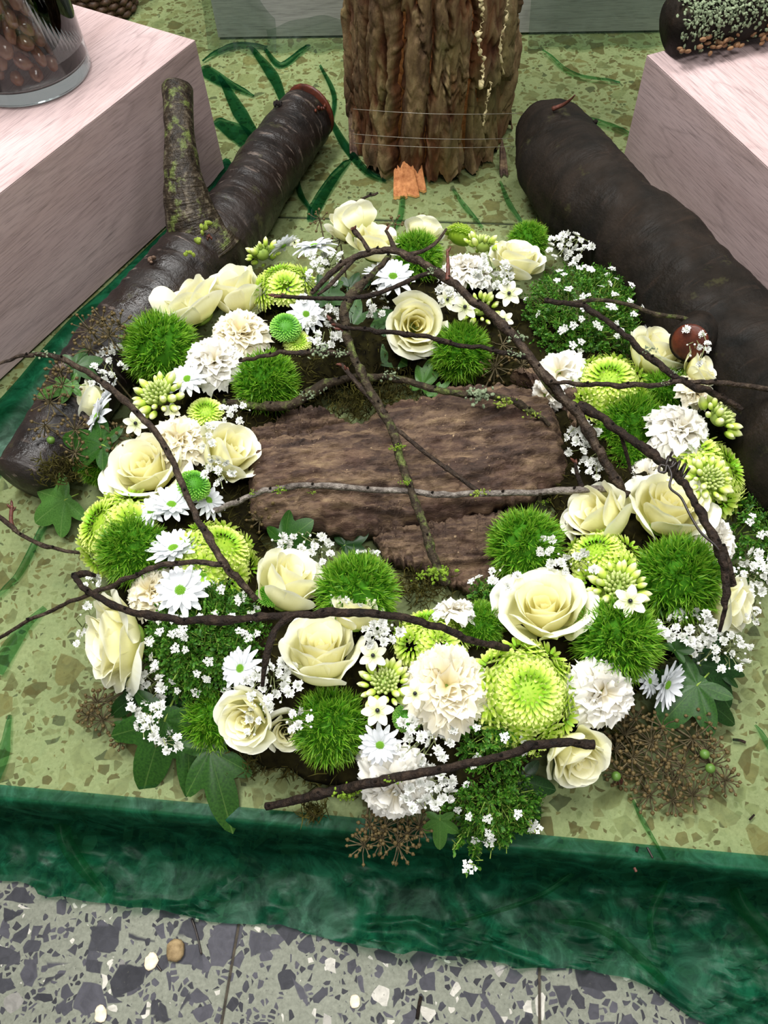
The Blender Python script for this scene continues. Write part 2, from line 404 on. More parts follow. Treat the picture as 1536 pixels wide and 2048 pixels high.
MAT['ivy'] = m_ivy('ivy leaf', '#1a3c0f', '#2d5518', '#64803f')
MAT['ivy_light'] = m_ivy('light ivy leaf', '#335a20', '#4b7430', '#7f9a58')
MAT['ivy_dark'] = m_ivy('dark glossy ivy leaf', '#0f2a0c', '#1d4214', '#4f6f40')
MAT['ray'] = m_plain('dry seed head stalk', '#3a3322', '#675c40', 200, .7)
MAT['berry'] = m_plain('dry seed capsule', '#2c2414', '#6e5c34', 260, .6)
MAT['berry_green'] = m_plain('green ivy berry', '#3d5a24', '#5f8036', 200, .4)
MAT['mossgreen'] = m_plain('moss on twig', '#47601a', '#7f9a35', 200, .9, .05)
def m_glass():
    t = NT('clear glass')
    g = t.n('BsdfGlass', {'Color': (.93, .96, .96, 1), 'Roughness': .01, 'IOR': 1.45}).outputs[0]
    return t.done(g)
MAT['glass'] = m_glass()
def m_nugget():
    t = NT('brown glazed pebble'); rnd = t.ori(); co = t.oc()
    c = t.mix(t.ramp(t.noise(co, 1.2, 3), [(.3, 0.0), (.7, 1.0)]), t.ramp(rnd, [(0, '#5a2210'), (.5, '#7d3a1c'), (1, '#8d5838')]), '#a0694a')
    return t.done(t.pbr(c, .22, .6))
MAT['nugget'] = m_nugget()
# ------------------------------------------------------------------ platform, floor, gauze
E0, E1 = P(0, 1600), P(1536, 1745)
EX = unit(E1-E0); EY = np.array([-EX[1], EX[0], 0.0])
STEP = 0.085
def ED(p): q = np.asarray(p)-E0; return float(q@EX), float(q@EY)
def W(e, d, z=0.0): return E0+EX*e+EY*d+UP*z
def prism(mb, e0, e1, d0, d1, z0, z1, bev=.003, sub=1):
    """bevelled block in platform coordinates"""
    prof = [(0, z0), (0, z1-bev), (bev*.3, z1-bev*.3), (bev, z1)]
    rings = []
    for k, (ins, z) in enumerate(prof):
        rings.append([W(e0+ins, d0+ins, z), W(e1-ins, d0+ins, z), W(e1-ins, d1-ins, z), W(e0+ins, d1-ins, z)])
    V = np.array(rings).reshape(-1, 3); F = []
    for k in range(len(prof)-1):
        for j in range(4): F.append((k*4+j, k*4+(j+1) % 4, (k+1)*4+(j+1) % 4, (k+1)*4+j))
    o = (len(prof)-1)*4; F.append((o, o+1, o+2, o+3)); F.append((3, 2, 1, 0))
    return mb.add(V, F)
dj = .5*(ED(P(450, 430))[1]+ED(P(1080, 447))[1])
plat = bpy.data.objects.new('display_platform', None); COL.objects.link(plat)
tag(plat, 'pale terrazzo display platform under the wreath and boxes', None, None, 'structure')
for d0, d1 in ((0, dj-.0015), (dj+.0015, 2.2)):
    for e0, e1 in ((-1.1, 2.0),):
        obj('slab', prism(MB(), e0, e1, d0, d1, -.03, 0, .004).mesh('slab', MAT['platform'], False), plat)
obj('joint', prism(MB(), -1.1, 2.0, dj-.003, dj+.003, -.03, -.0025, .001).mesh('joint', MAT['grout'], False), plat)
obj('riser', prism(MB(), -1.09, 1.99, .02, 2.19, -STEP, -.0301, .001).mesh('riser', MAT['platform'], False), plat)
floor = bpy.data.objects.new('floor', None); COL.objects.link(floor)
tag(floor, 'dark grey terrazzo tile floor in front of the platform', None, None, 'structure')
ej = [ED(P(470, 1890, -STEP))[0], ED(P(1079, 1930, -STEP))[0]]
tw = ej[1]-ej[0]
for i in range(-3, 5):
    for j in range(-2, 1):
        e0 = ej[0]+i*tw
        obj('tile', prism(MB(), e0+.0011, e0+tw-.0011, -.235+j*tw+.0011, -.235+(j+1)*tw-.0011, -STEP-.02, -STEP, .0012).mesh('tile', MAT['floor'], False), floor)
obj('grout', prism(MB(), ej[0]-3*tw, ej[0]+5*tw, -.235-2*tw, -.235+tw, -STEP-.021, -STEP-.0012, .0005).mesh('grout', MAT['grout'], False), floor)

# green organza: top sheet, front drape and the folds lying on it
gz = empty('organza_cloth', 'sheer green organza cloth spread over the platform and hanging over its front edge', 'cloth')
bpx = [(-260, 1722), (-100, 1735), (0, 1750), (60, 1762), (110, 1790), (200, 1800), (300, 1806), (400, 1832), (480, 1846), (560, 1850), (680, 1880), (768, 1895), (880, 1912), (1000, 1930), (1100, 1934), (1180, 1940), (1250, 1962), (1310, 1990), (1380, 2028), (1460, 2052), (1560, 2085), (1750, 2110)]
bed = [ED(P(x, y, -STEP)) for x, y in bpx]
be, bd = np.array([b[0] for b in bed]), np.array([b[1] for b in bed])
ne, nd = 180, 44
es = np.linspace(-.30, 1.12, ne); V = []; V2 = []
rng = np.random.default_rng(4)
for e in es:
    dB = float(np.interp(e, be, bd))-.002
    prof_d = np.array([.012, 0, -.004, -.007, -.012, -.024, -.05])
    prof_z = np.array([.0035, .003, -.004, -.04, -STEP+.018, -STEP+.006, -STEP+.003])
    k1 = 26
    s = np.linspace(0, 1, k1); sd = np.interp(s, np.linspace(0, 1, 7), prof_d); sz = np.interp(s, np.linspace(0, 1, 7), prof_z)
    fd = np.linspace(-.05, min(dB, -.056), nd-k1+1)[1:]; fz = np.full(len(fd), -STEP+.003)
    for d, z in zip(np.concatenate([sd, fd]), np.concatenate([sz, fz])): V.append((e, d, z))
V = np.array(V)
wr = fbm(np.stack([V[:, 0]*18, V[:, 1]*10, V[:, 2]*6], 1), 3, 4)-.5
wr2 = np.abs(fbm(np.stack([V[:, 0]*9+V[:, 1]*9, V[:, 1]*16-V[:, 0]*5, V[:, 2]*0], 1), 8, 3)-.5)
loose = sstep(.0, -.02, V[:, 1])
ridge = np.exp(-(wr2/.035)**2)
wr3 = np.abs(fbm(np.stack([V[:, 0]*14-V[:, 1]*20, V[:, 1]*12+V[:, 0]*9, V[:, 2]*0+3], 1), 18, 3)-.5); ridge2 = np.exp(-(wr3/.02)**2)
V[:, 2] += loose*(np.abs(wr)*.014+ridge*.012+ridge2*.010)*sstep(-STEP+.05, -STEP+.01, V[:, 2]); V[:, 1] += loose*(wr*.016-ridge2*.003)
Wv = np.array([W(*v) for v in V])
obj('front_drape', MB().add(Wv, gridF(ne, nd)).mesh('front_drape', MAT['gauze']), gz)
# single layer on the platform top
nx, ny = 120, 130
ee, dd = np.meshgrid(np.linspace(-.30, 1.12, nx), np.linspace(.010, 1.48, ny), indexing='ij')
q = np.stack([ee.ravel(), dd.ravel(), 0*ee.ravel()], 1)
rz = np.abs(fbm(q*7, 21, 4)-.5); zz = .0025+.004*np.exp(-(rz/.03)**2)*sstep(.02, .08, q[:, 1])
obj('top_sheet', MB().add(np.array([W(a, b, c) for (a, b, _), c in zip(q, zz)]), gridF(nx, ny)).mesh('top_sheet', MAT['gauze_thin']), gz)
def fold(pts, wpx, arch=.006, z0=.004, mat='gauze_fold', ends=.05):
    if pts[0][1] > 900 or (pts[0][0] > 780 and pts[0][1] > 90): mat = 'gauze_light'
    if pts[0] == (448, 318): mat = 'gauze_strip'
    c = catmull([P(x, y, z0) for x, y in pts], 7); n = len(c); t = np.linspace(0, 1, n)
    wd = np.interp(t, np.linspace(0, 1, len(wpx)), wpx)
    arch *= .7; V = []
    tan = np.gradient(c, axis=0)
    for i in range(n):
        sd = unit(np.cross(UP, tan[i])); w = S(wd[i], c[i])*.5
        for k in range(7):
            u = k/3-1
            V.append(c[i]+sd*w*u+UP*(arch*(1-u*u)*min(1, 8*t[i], 8*(1-t[i]))+.0012*math.sin(9*t[i]+5*u)))
    me = MB().add(V, gridF(n, 7)).mesh('fold', MAT[mat]); return obj('fold', me, gz)
FOLDS = [([(402, 135), (450, 165), (508, 192)], (34, 26, 3), .008), ([(438, 150), (480, 225), (522, 292)], (8, 30, 22), .01),
    ([(500, 92), (545, 150), (568, 205)], (8, 24, 14), .01), ([(405, 122), (465, 92), (535, 94)], (4, 14, 6), .006),
    ([(430, 240), (475, 265), (515, 300)], (20, 46, 40), .012), ([(528, 95), (560, 130), (600, 105), (620, 90)], (8, 14, 10, 4), .006),
    ([(448, 318), (452, 370), (400, 428), (330, 495), (240, 585), (150, 670), (75, 775), (10, 860), (-80, 960)], (20, 60, 66, 66, 66, 72, 100, 130, 130), .020),
    ([(655, 228), (690, 290), (735, 345), (772, 362)], (10, 16, 14, 4), .008), ([(702, 318), (665, 360), (632, 412), (622, 440)], (4, 22, 26, 18), .012),
    ([(590, 345), (602, 390), (626, 425)], (8, 12, 6), .008), ([(1128, 222), (1200, 246), (1262, 268)], (6, 12, 8), .006),
    ([(1000, 362), (1020, 410), (1050, 455)], (6, 10, 6), .006), ([(905, 378), (935, 420), (965, 455)], (6, 9, 5), .006),
    ([(806, 392), (798, 440), (770, 470)], (10, 14, 10), .008), ([(1040, 345), (1100, 420), (1140, 500)], (8, 12, 6), .006),
    ([(135, 975), (85, 1060), (40, 1145), (-10, 1200)], (6, 16, 12, 8), .007), ([(90, 1215), (40, 1265), (-10, 1345)], (10, 30, 40), .006),
    ([(20, 1430), (8, 1500), (-8, 1560)], (6, 26, 20), .006), ([(1085, 100), (1150, 150), (1240, 165)], (4, 9, 4), .005),
    ([(640, 130), (668, 190), (662, 250)], (6, 10, 6), .006), ([(1260, 1590), (1290, 1650), (1330, 1720)], (4, 9, 6), .005), ([(1510, 1450), (1545, 1500), (1570, 1540)], (5, 14, 8), .006)]
for pts, w, a in FOLDS: fold(pts, w, a)
FL = [([(1462, 1752), (1480, 1800), (1520, 1850), (1560, 1900)], (14, 30, 36, 30), .012), ([(1340, 1735), (1318, 1790), (1300, 1840), (1310, 1900)], (10, 18, 14, 10), .010),
      ([(1110, 1842), (1180, 1850), (1240, 1880), (1300, 1935), (1330, 1965)], (8, 16, 20, 20, 14), .012), ([(1200, 1690), (1140, 1750), (1060, 1800), (900, 1850)], (8, 12, 10, 6), .008),
      ([(120, 1630), (140, 1700), (210, 1790)], (30, 30, 14), .008), ([(820, 1600), (900, 1680), (960, 1760)], (8, 10, 8), .006)]
for pts, w, a in FL: fold(pts, w, a, -STEP+.03 if pts[0][1] > 1800 else -.045)

# ------------------------------------------------------------------ wooden boxes
def panel_box(name, label, corner, adir, bsign, h, la, lb, mat, group='pale wooden display boxes'):
    a = unit(adir); b = np.array([-a[1], a[0], 0])*bsign
    x, y = (a, b)
    org = np.array([corner[0], corner[1], 0.0])
    zax = np.cross(x, y)
    M4 = Matrix([[x[i], y[i], UP[i], org[i]] for i in range(3)]+[[0, 0, 0, 1]])
    if zax[2] < 0:      # keep it right handed: run y as grain axis partner
        x2, y2 = a, -b; org = org+b*lb; M4 = Matrix([[x2[i], y2[i], UP[i], org[i]] for i in range(3)]+[[0, 0, 0, 1]])
    r = empty(name, label, 'box', M4, group)
    def blk(nm, x0, x1, y0, y1, z0, z1):
        mb = MB(); bv = .0005
        V = []
        for zz, ins in ((z0, bv), (z0+bv, 0), (z1-bv, 0), (z1, bv)):
            V += [(x0+ins, y0+ins, zz), (x1-ins, y0+ins, zz), (x1-ins, y1-ins, zz), (x0+ins, y1-ins, zz)]
        F = []
        for k in range(3):
            for j in range(4): F.append((k*4+j, k*4+(j+1) % 4, (k+1)*4+(j+1) % 4, (k+1)*4+j))
        F += [(3, 2, 1, 0), (12, 13, 14, 15)]
        obj(nm, mb.add(V, F).mesh(nm, mat, False), r)
    t = .019; z0 = .004
    tt = .0014
    blk('top_panel', 0, la, 0, lb, h-tt, h)
    blk('side_panel', 0, la, 0, t, z0, h-tt); blk('side_panel', 0, la, lb-t, lb, z0, h-tt)
    blk('end_panel', 0, t, t, lb-t, z0, h-tt); blk('end_panel', la-t, la, t, lb-t, z0, h-tt)
    return r
def vheight(base, top):
    b = P(*base); return min(np.linspace(.05, .4, 1401), key=lambda z: np.linalg.norm((P(*top, z)-b)[:2]))
HL, HR = vheight((450, 348), (390, 80)), vheight((1240, 345), (1294, 110))
cL = P(390, 80, HL); aL = P(0, 385, HL)-cL
panel_box('wooden_box', 'pale pinkish wooden box at left carrying the glass vase', cL, aL, -1, HL, .80, .50, MAT['laminate'])
cR = P(1294, 110, HR); aR = P(1536, 333, HR)-cR
panel_box('wooden_box', 'pale pinkish wooden box at right with the lichen covered log on top', cR, aR, 1, HR, .75, .50, MAT['laminate'])
k0, k1 = P(438, 80), P(1322, 66)
panel_box('wooden_box', 'grey wooden box standing behind the tree trunk', k0, k1-k0, 1, .20, float(np.linalg.norm(k1-k0)), .25, MAT['laminate_grey'])
# organza hanging in front of the box behind the trunk
def hang(p0, p1, h0, h1, off, mat='gauze_thin', seed=1):
    nrm = unit(np.cross(UP, p1-p0)); nrm = nrm*(-1 if nrm[1] > 0 else 1); V = []
    for i in range(40):
        for k in range(14):
            u, v = i/39, k/13
            top = h0+(h1-h0)*u
            z = .004+top*v*(.85+.15*math.sin(6*u+seed))
            V.append(p0+(p1-p0)*u+nrm*(off+.006*math.sin(16*u+2*v+seed)*(1-.4*v)+.03*(1-v)**3)+UP*z)
    obj('hanging_fold', MB().add(V, gridF(40, 14)).mesh('hanging_fold', MAT[mat]), gz)
hang(P(1050, 74), P(1345, 66), .24, .24, .016, 'gauze_veil', 2)
hang(P(425, 82), P(560, 80), .19, .05, .016, 'gauze_veil', 4)
hang(P(540, 80), P(720, 78), .03, .05, .014, 'gauze_veil', 5)

# ------------------------------------------------------------------ tree trunk
tb = P(872, 374); tr = S(176, tb+np.array([0, .13, .1]))
tcen = np.array([tb[0], tb[1]+tr*.97, 0])
troot = empty('tree_trunk', 'thick upright tree trunk with deeply furrowed brown bark', 'tree trunk', Matrix.Translation(Vector(tcen)))
nu, nv = 420, 300; TH = .62
A, Z = np.meshgrid(np.linspace(0, 2*PI, nu, endpoint=False), np.linspace(0, 1, nv), indexing='ij'); A = A.ravel(); Z = Z.ravel()*TH
def bark_h(A, Z, R):
    wob = .05*(fbm(np.stack([np.cos(A)*3, np.sin(A)*3, Z*9], 1), 2, 3)-.5)
    x = np.cos(A+wob*4)*R; y = np.sin(A+wob*4)*R
    p = np.stack([x*24, y*24, Z*4.2+(fbm(np.stack([x*10, y*10, Z*10], 1), 5, 2)-.5)*1.6], 1)
    f1, f2, cid = worley(p, 3)
    pl = sstep(.02, .34, f2-f1)
    q1, q2, c2 = worley(np.stack([x*60, y*60, Z*22], 1), 9)
    crack = sstep(.0, .22, q2-q1)
    n = fbm(np.stack([x*70, y*70, Z*28], 1), 6, 5); n2 = fbm(np.stack([x*14, y*14, Z*5], 1), 11, 3)
    q = fbm(np.stack([x*30+wob*8, y*30, Z*7], 1), 41, 4); ter = np.floor(q*9)/9; ter = .7*ter+.3*q
    rid = 1-np.abs(2*fbm(np.stack([x*20, y*20, Z*2.6], 1), 47, 3)-1)
    h = .34*pl*(.6+.4*cid)+.12*crack+.34*(n-.5)+.35*(n2-.5)+1.1*(ter-.45)+.55*(rid-.75)
    return h
hh = bark_h(A, Z, tr)
def tang(px, py):
    w = CAM_R@np.array([(px-768)/F_PX, -(py-1024)/F_PX, -1.0]); o = CAM_P-tcen; r = tr*.95
    a, b, c = w[0]**2+w[1]**2, 2*(w[0]*o[0]+w[1]*o[1]), o[0]**2+o[1]**2-r*r
    t = (-b-math.sqrt(max(b*b-4*a*c, 0)))/(2*a); q = o+w*t; return math.atan2(q[1], q[0]) % (2*PI), q[2]
CRACKS = [([(728, -60), (722, 130), (735, 335)], .005, .012, 1), ([(797, -60), (793, 120), (786, 230), (778, 372)], .0045, .018, 1), ([(838, -40), (835, 110), (855, 135)], .003, .010, 0), ([(874, -60), (868, 100), (860, 200), (852, 240), (846, 372)], .0035, .014, 1),
          ([(908, -60), (900, 100), (888, 190), (900, 245)], .003, .010, 0), ([(955, -60), (957, 120), (948, 190), (936, 250), (926, 372)], .0045, .022, 1), ([(1018, -40), (1013, 100), (1003, 175)], .003, .010, 0), ([(968, 195), (984, 300), (972, 365)], .0025, .010, 0), ([(1035, -60), (1036, 150), (1030, 330)], .004, .012, 1), ([(760, 60), (768, 160), (756, 260)], .003, .010, 0)]
cut = np.zeros(len(A)); plate = np.zeros(len(A)); wig = (fbm(np.stack([Z*60, 0*Z, 0*Z], 1), 71, 3)-.5)*.07
for ci, (path, wd, dp, full) in enumerate(CRACKS):
    az = sorted([tang(x, y)[::-1] for x, y in path]); zs = np.array([q[0] for q in az]); an = np.array([q[1] for q in az])
    ac = np.interp(Z, zs, an)+wig*(1+ci % 3); dd = (A-ac)*tr
    on = 1.0 if full else sstep(zs[0]-.02, zs[0]+.01, Z)*sstep(zs[-1]+.02, zs[-1]-.01, Z)
    cut = np.maximum(cut, dp*np.exp(-(dd/wd)**2)*on*(.6+.8*vnoise(np.stack([Z*45, 0*Z, 0*Z+ci], 1), 81)))
    if full: plate = plate+(dd > 0)*[.006, -.007, .005, -.006, .006][[0, 1, 3, 5, 8].index(ci)]
zl, zr = tang(962, 188), tang(1050, 148)            # ledge where the upper bark ends on the right
zled = np.interp(A, [zl[0], zr[0]], [zl[1], zr[1]])+wig*.12; onl = sstep(zl[0]-.03, zl[0]+.03, A)*sstep(zr[0]+.5, zr[0]+.2, A)
plate = plate+onl*.008*np.where(Z > zled, 1, -.6)
kn = tang(920, 175); dk = np.sqrt(((A-kn[0])*tr/.022)**2+((Z-kn[1])/.030)**2); knot = np.exp(-dk**2*1.2)*(.012*(fbm(np.stack([A*60, Z*150, 0*Z], 1), 91, 3)-.3))
front = sstep(.15, .35, -np.sin(A))
R = tr*(.93+.05*np.exp(-Z/.05))+hh*(.027-.011*front)-.010+front*(plate-cut+knot*2)
hh = hh-front*cut*28+plate*10
zmin = .030*np.clip(fbm(np.stack([np.cos(A)*12, np.sin(A)*12, A*0], 1), 31, 3)*2-.75, 0, 1)
gap = np.exp(-((A-(-PI/2+.42+2*PI))/.035)**2)*sstep(.20, .02, Z)      # dark split low on the right of the front
R = R-gap*.05
V = np.stack([np.cos(A)*R, np.sin(A)*R, zmin*(1-Z/TH)+Z], 1)
tcv = np.stack([np.cos(A), np.sin(A), np.clip(hh+.25, 0, 1)], 1)
mb = MB(); mb.add(V, gridF(nu, nv, True), tcv)
obj('bark', mb.mesh('bark', MAT['bark_trunk']), troot)
mb = MB(); tube(mb, [(0, 0, .002), (0, 0, TH-.01)], [tr*.78, tr*.80], 40); obj('heartwood', mb.mesh('heartwood', MAT['splinter']), troot)
def tpt(px, py, out=0.0):
    """point on the trunk's surface seen at a pixel"""
    w = CAM_R@np.array([(px-768)/F_PX, -(py-1024)/F_PX, -1.0]); o = CAM_P-tcen; r = tr*.97+out
    a, b, c = w[0]**2+w[1]**2, 2*(w[0]*o[0]+w[1]*o[1]), o[0]**2+o[1]**2-r*r; D = b*b-4*a*c
    t = (-b-math.sqrt(max(D, 0)))/(2*a); return o+w*t
# pale resin streaks
for si, (path, w) in enumerate([([(962, 0), (965, 40), (957, 80), (968, 130), (962, 175)], .004), ([(1016, -10), (1012, 40), (1000, 90), (1006, 150)], .0026), ([(985, 165), (975, 200), (968, 250)], .002)]):
    mb = MB(); c = catmull([tpt(x, y, .0035) for x, y in path], 14)
    rr = .8*w*(-.35+1.7*vnoise(np.stack([np.arange(len(c))*.8, np.zeros(len(c)), np.zeros(len(c))+si], 1), 5))
    c = c+np.random.default_rng(si).normal(0, .0012, c.shape)
    rr = np.clip(rr, .0002, 1); tube(mb, c, rr, 6); obj('resin_streak', mb.mesh('resin_streak', MAT['resin']), troot)
# torn orange splinters at the foot
for k, (x, y, w, hgt, ln) in enumerate([(815, 394, .017, .030, 1), (801, 396, .010, .026, -1), (836, 384, .012, .026, 1), (1008, 352, .006, .03, 0), (708, 318, .006, .05, 0)]):
    p = P(x, y)-tcen; V = []; rg = np.random.default_rng(40+k)
    for i in range(7):
        for j in range(6):
            u, v = i/6-.5, j/5
            jag = rg.uniform(-.3, .3)*(v > .9)
            V.append(p+np.array([u*2*w*(1-.35*v), -.002+.030*v+.003*math.cos(u*9), .001+hgt*(v+jag*.5)*(1-abs(u)*.4)]))
    mb = MB().add(V, gridF(7, 6)); V2 = np.array(V)+np.array([0, .006, 0]); mb.add(V2, gridF(7, 6, False, True))
    obj('splinter', mb.mesh('splinter', MAT['splinter'] if k < 3 else MAT['bark_slab']), troot)
for k, (y0, ya, yb) in enumerate([(222, 218, 226), (272, 268, 276), (290, 286, 292)]):
    mb = MB(); pts = [tpt(x, yy, .010) for x, yy in zip(np.linspace(706, 1054, 30), np.linspace(ya, yb, 30)+6*np.sin(np.linspace(0, PI, 30)))]
    tube(mb, pts, .0004, 5); obj('binding_wire', mb.mesh('binding_wire', MAT['thread']), troot)

# ------------------------------------------------------------------ logs
def log_disp(seed, ridges=1.0, lump=.12):
    def f(a, s, r):
        n = len(a); p = np.stack([np.cos(a)*1.1, np.sin(a)*1.1, np.full(n, s*14)], 1)
        big = fbm(p, seed, 3)-.5
        bands = fbm(np.stack([np.cos(a)*.8, np.sin(a)*.8, np.full(n, s*70)], 1), seed+5, 2)-.5
        fine = fbm(np.stack([np.cos(a)*6, np.sin(a)*6, np.full(n, s*120)], 1), seed+9, 2)-.5
        return r*(1+lump*big+.055*ridges*bands+.03*fine)
    return f
def px_path(rows, lift=0.0):
    """rows (px, py, z): the path in the place"""
    return [P(x, y, z) for x, y, z in rows]
# left forked log
lr = .047
lroot = empty('forked_log', 'dark shiny cherry log with an upright sawn fork, behind the left side of the wreath', 'log', Matrix.Translation(Vector(P(420, 470, 0))))
def child_tube(name, root, path, rad, seg, disp, mat, per=16, cap=True):
    o = np.array(root.matrix_world.translation); c = catmull(path, per); t = np.linspace(0, 1, len(c))
    mb = MB(); tube(mb, c-o, np.interp(t, np.linspace(0, 1, len(rad)), rad), seg, disp, cap)
    return obj(name, mb.mesh(name, mat), root)
child_tube('trunk_wood', lroot, px_path([(608, 238, .046), (548, 320, .046), (492, 405, .048), (454, 458, .050), (406, 510, .050), (318, 606, .048), (234, 692, .044), (172, 775, .040), (118, 865, .038), (54, 962, .036)]), [.042, .043, .043, .046, .049, .046, .043, .040, .037, .035], 56, log_disp(3, 2.6), MAT['cherry'], 30)
child_tube('fork', lroot, px_path([(420, 502, .052), (384, 438, .090), (365, 345, .132), (359, 260, .16), (354, 176, .182)]), [.048, .033, .0215, .0175, .018], 36, log_disp(8, 2.2, .2), MAT['fork'], 22)
o = P(625, 215, .052); mb = MB(); ax = unit(P(612, 232, .05)-P(560, 280, .052))
ellipsoid(mb, P(616, 228, .051)-P(420, 470, 0)+ax*.006, (.040, .040, .006), 24, 8, basis(ax)); obj('cut_face', mb.mesh('cut_face', MAT['cutwood']), lroot)
for (x, y, z, s, m) in [(408, 452, .108, .007, 'lichen_g'), (396, 480, .112, .006, 'lichen_g'), (378, 505, .112, .005, 'lichen_g'), (418, 474, .100, .004, 'cutwood'), (302, 520, .098, .005, 'knot'), (556, 205, .088, .008, 'cherry'), (640, 215, .075, .006, 'cutwood')]:
    mb = MB(); rg = np.random.default_rng(int(x))
    for k in range(7): ellipsoid(mb, P(x, y, z)-P(420, 470, 0)+rg.normal(0, s*.5, 3)*[1, 1, .3], s*rg.uniform(.3, .6, 3), 6, 4)
    obj('lichen_patch' if m == 'lichen_g' else 'broken_knot', mb.mesh('lichen_patch', MAT[m]), lroot)
# right log
rroot = empty('thick_log', 'thick dark log lying from the tree trunk to the right edge', 'log', Matrix.Translation(Vector(P(1280, 560, 0))))
RL = [(1098, 268, .058), (1130, 335, .062), (1195, 418, .062), (1285, 498, .062), (1375, 590, .062), (1465, 690, .062), (1535, 790, .062), (1590, 900, .062), (1640, 1000, .06)]
child_tube('trunk_wood', rroot, px_path(RL), [.050, .060, .060, .060, .060, .060, .060, .060, .058], 60, log_disp(23, 1.0, .26), MAT['cherry_grey'], 24)
ro = P(1280, 560, 0)
for k, (x, y, z, s) in enumerate([(1182, 252, .09, .009), (1203, 288, .09, .012), (1218, 318, .085, .014), (1195, 305, .09, .014), (1224, 335, .08, .012)]):
    mb = MB(); rg = np.random.default_rng(k)
    for j in range(16): ellipsoid(mb, P(x, y, z)-ro+rg.normal(0, s*.45, 3), s*rg.uniform(.15, .4, 3), 6, 4)
    obj('burr', mb.mesh('burr', MAT['cherry_grey']), rroot)
mb = MB(); tube(mb, catmull([P(1105, 218, .118)-ro, P(1125, 210, .125)-ro, P(1140, 200, .135)-ro, P(1150, 190, .145)-ro], 5), [.003]*6+[.002]*6+[.0008]*4 if False else np.linspace(.003, .0008, 16), 6)
obj('broken_twig', mb.mesh('broken_twig', MAT['bud']), rroot)
# sawn side branches of the right log
def stub(root, ro, p, n, r, ln, nm='sawn_stub'):
    n = unit(n); mb = MB(); tube(mb, [p-n*ln-ro, p-n*ln*.5-ro, p-ro], [r*1.15, r*1.05, r], 28, log_disp(5, .5, .1), True)
    o = obj(nm, mb.mesh(nm, MAT['cherry_grey']), root)
    mb = MB(); ellipsoid(mb, p-ro+n*.001, (r*.9, r*.9, .004), 24, 6, basis(n)); obj('cut_face', mb.mesh('cut_face', MAT['cutwood']), o)
p = P(1380, 684, .112); stub(rroot, ro, p, tocam(p)*.9+np.array([-.35, -.35, .0]), .0205, .06)
p = P(1093, 438, .03); stub(rroot, ro, p, np.array([-.9, -.3, .2]), .014, .04)

# lichen covered log on the right box
lo = P(1440, 40, HR)
gl = empty('lichen_log', 'small log crusted with grey green lichen on the right box', 'log', Matrix.Translation(Vector(lo)))
lp = [P(1348, 52, HR+.034), P(1420, 34, HR+.034), P(1500, 20, HR+.034), P(1640, 0, HR+.034)]
child_tube('trunk_wood', gl, lp, [.031, .032, .032, .03], 32, log_disp(33), MAT['cherry_grey'])
rg = np.random.default_rng(6); mb = MB(); c = catmull(lp, 40)-lo; tan = unit(c[-1]-c[0]); sd = unit(np.cross(tan, UP))
for k in range(1700):
    a = rg.normal(.4, .75); q = c[rg.integers(0, len(c))]; n = UP*math.cos(a)-sd*math.sin(-a) if False else UP*math.cos(a)+sd*math.sin(a)
    r = .031+rg.uniform(0, .006); B = basis(unit(n+rg.normal(0, .4, 3)))
    ellipsoid(mb, q+n*r+tan*rg.normal(0, .004), (rg.uniform(.0012, .0032), rg.uniform(.0012, .0032), .0006), 5, 4, B)
obj('lichen_crust', mb.mesh('lichen_crust', MAT['lichen']), gl, None, 'stuff')
for k in range(11):
    q = c[int(8+k*9.5) % len(c)]; n = unit(sd*.95*(1 if sd[1] < 0 else -1)-UP*.25+rg.normal(0, .15, 3)); mb = MB()
    for j in range(3): ellipsoid(mb, q+n*(.034+.004*j)+tan*rg.normal(0, .004)+UP*rg.normal(0, .003), (.0045, .003, .0022), 7, 5, basis(unit(n+rg.normal(0, .6, 3))))
    obj('fungus_tuft', mb.mesh('fungus_tuft', MAT['fungus']), gl)

# ------------------------------------------------------------------ glass vase of brown pebbles, wicker basket
vc = P(62, 150, HL); vr = S(122, vc); vh = .26
vroot = empty('glass_vase', 'tall clear glass cylinder vase on the left box', 'vase', Matrix.Translation(Vector(vc)))
mb = MB(); prof = [(0, .0005), (vr*.86, .0005), (vr*.97, .002), (vr, .006), (vr, vh), (vr-.0025, vh+.002), (vr-.005, vh), (vr-.005, .020), (vr-.010, .016), (vr*.5, .014), (0, .014)]
ns = 64; V = []
for r, z in prof:
    for k in range(ns): V.append((max(r, 1e-5)*math.cos(2*PI*k/ns), max(r, 1e-5)*math.sin(2*PI*k/ns), z))
F = []
for i in range(len(prof)-1):
    for k in range(ns): F.append((i*ns+k, i*ns+(k+1) % ns, (i+1)*ns+(k+1) % ns, (i+1)*ns+k))
obj('glass_body', mb.add(V, F).mesh('glass_body', MAT['glass']), vroot)
pm = []
for k in range(5):
    mb = MB(); ellipsoid(mb, (0, 0, 0), (1, 1, 1), 10, 8); v = mb.V[0]; d = fbm(v*1.3+k*7, k, 3)-.5; mb.V[0] = v*(1+.45*d[:, None])*[1, .78, .66]
    pm.append(mb.mesh('pebble', MAT['nugget']))
rg = np.random.default_rng(12); pr = .0104; pts = []
for lay in range(13):
    z = .0245+lay*.0152
    for ring, rr in ((0, vr-.005-pr*1.12), (1, vr-.005-pr*3.2)):
        if ring and lay < 12: continue
        n = int(2*PI*rr/(pr*2.02))
        for k in range(n):
            a = 2*PI*(k+.5*(lay % 2))/n+rg.uniform(-.04, .04)
            if ring == 0 and math.sin(a) > .15: continue
            pts.append((rr*math.cos(a), rr*math.sin(a), z+rg.uniform(-.002, .002)))
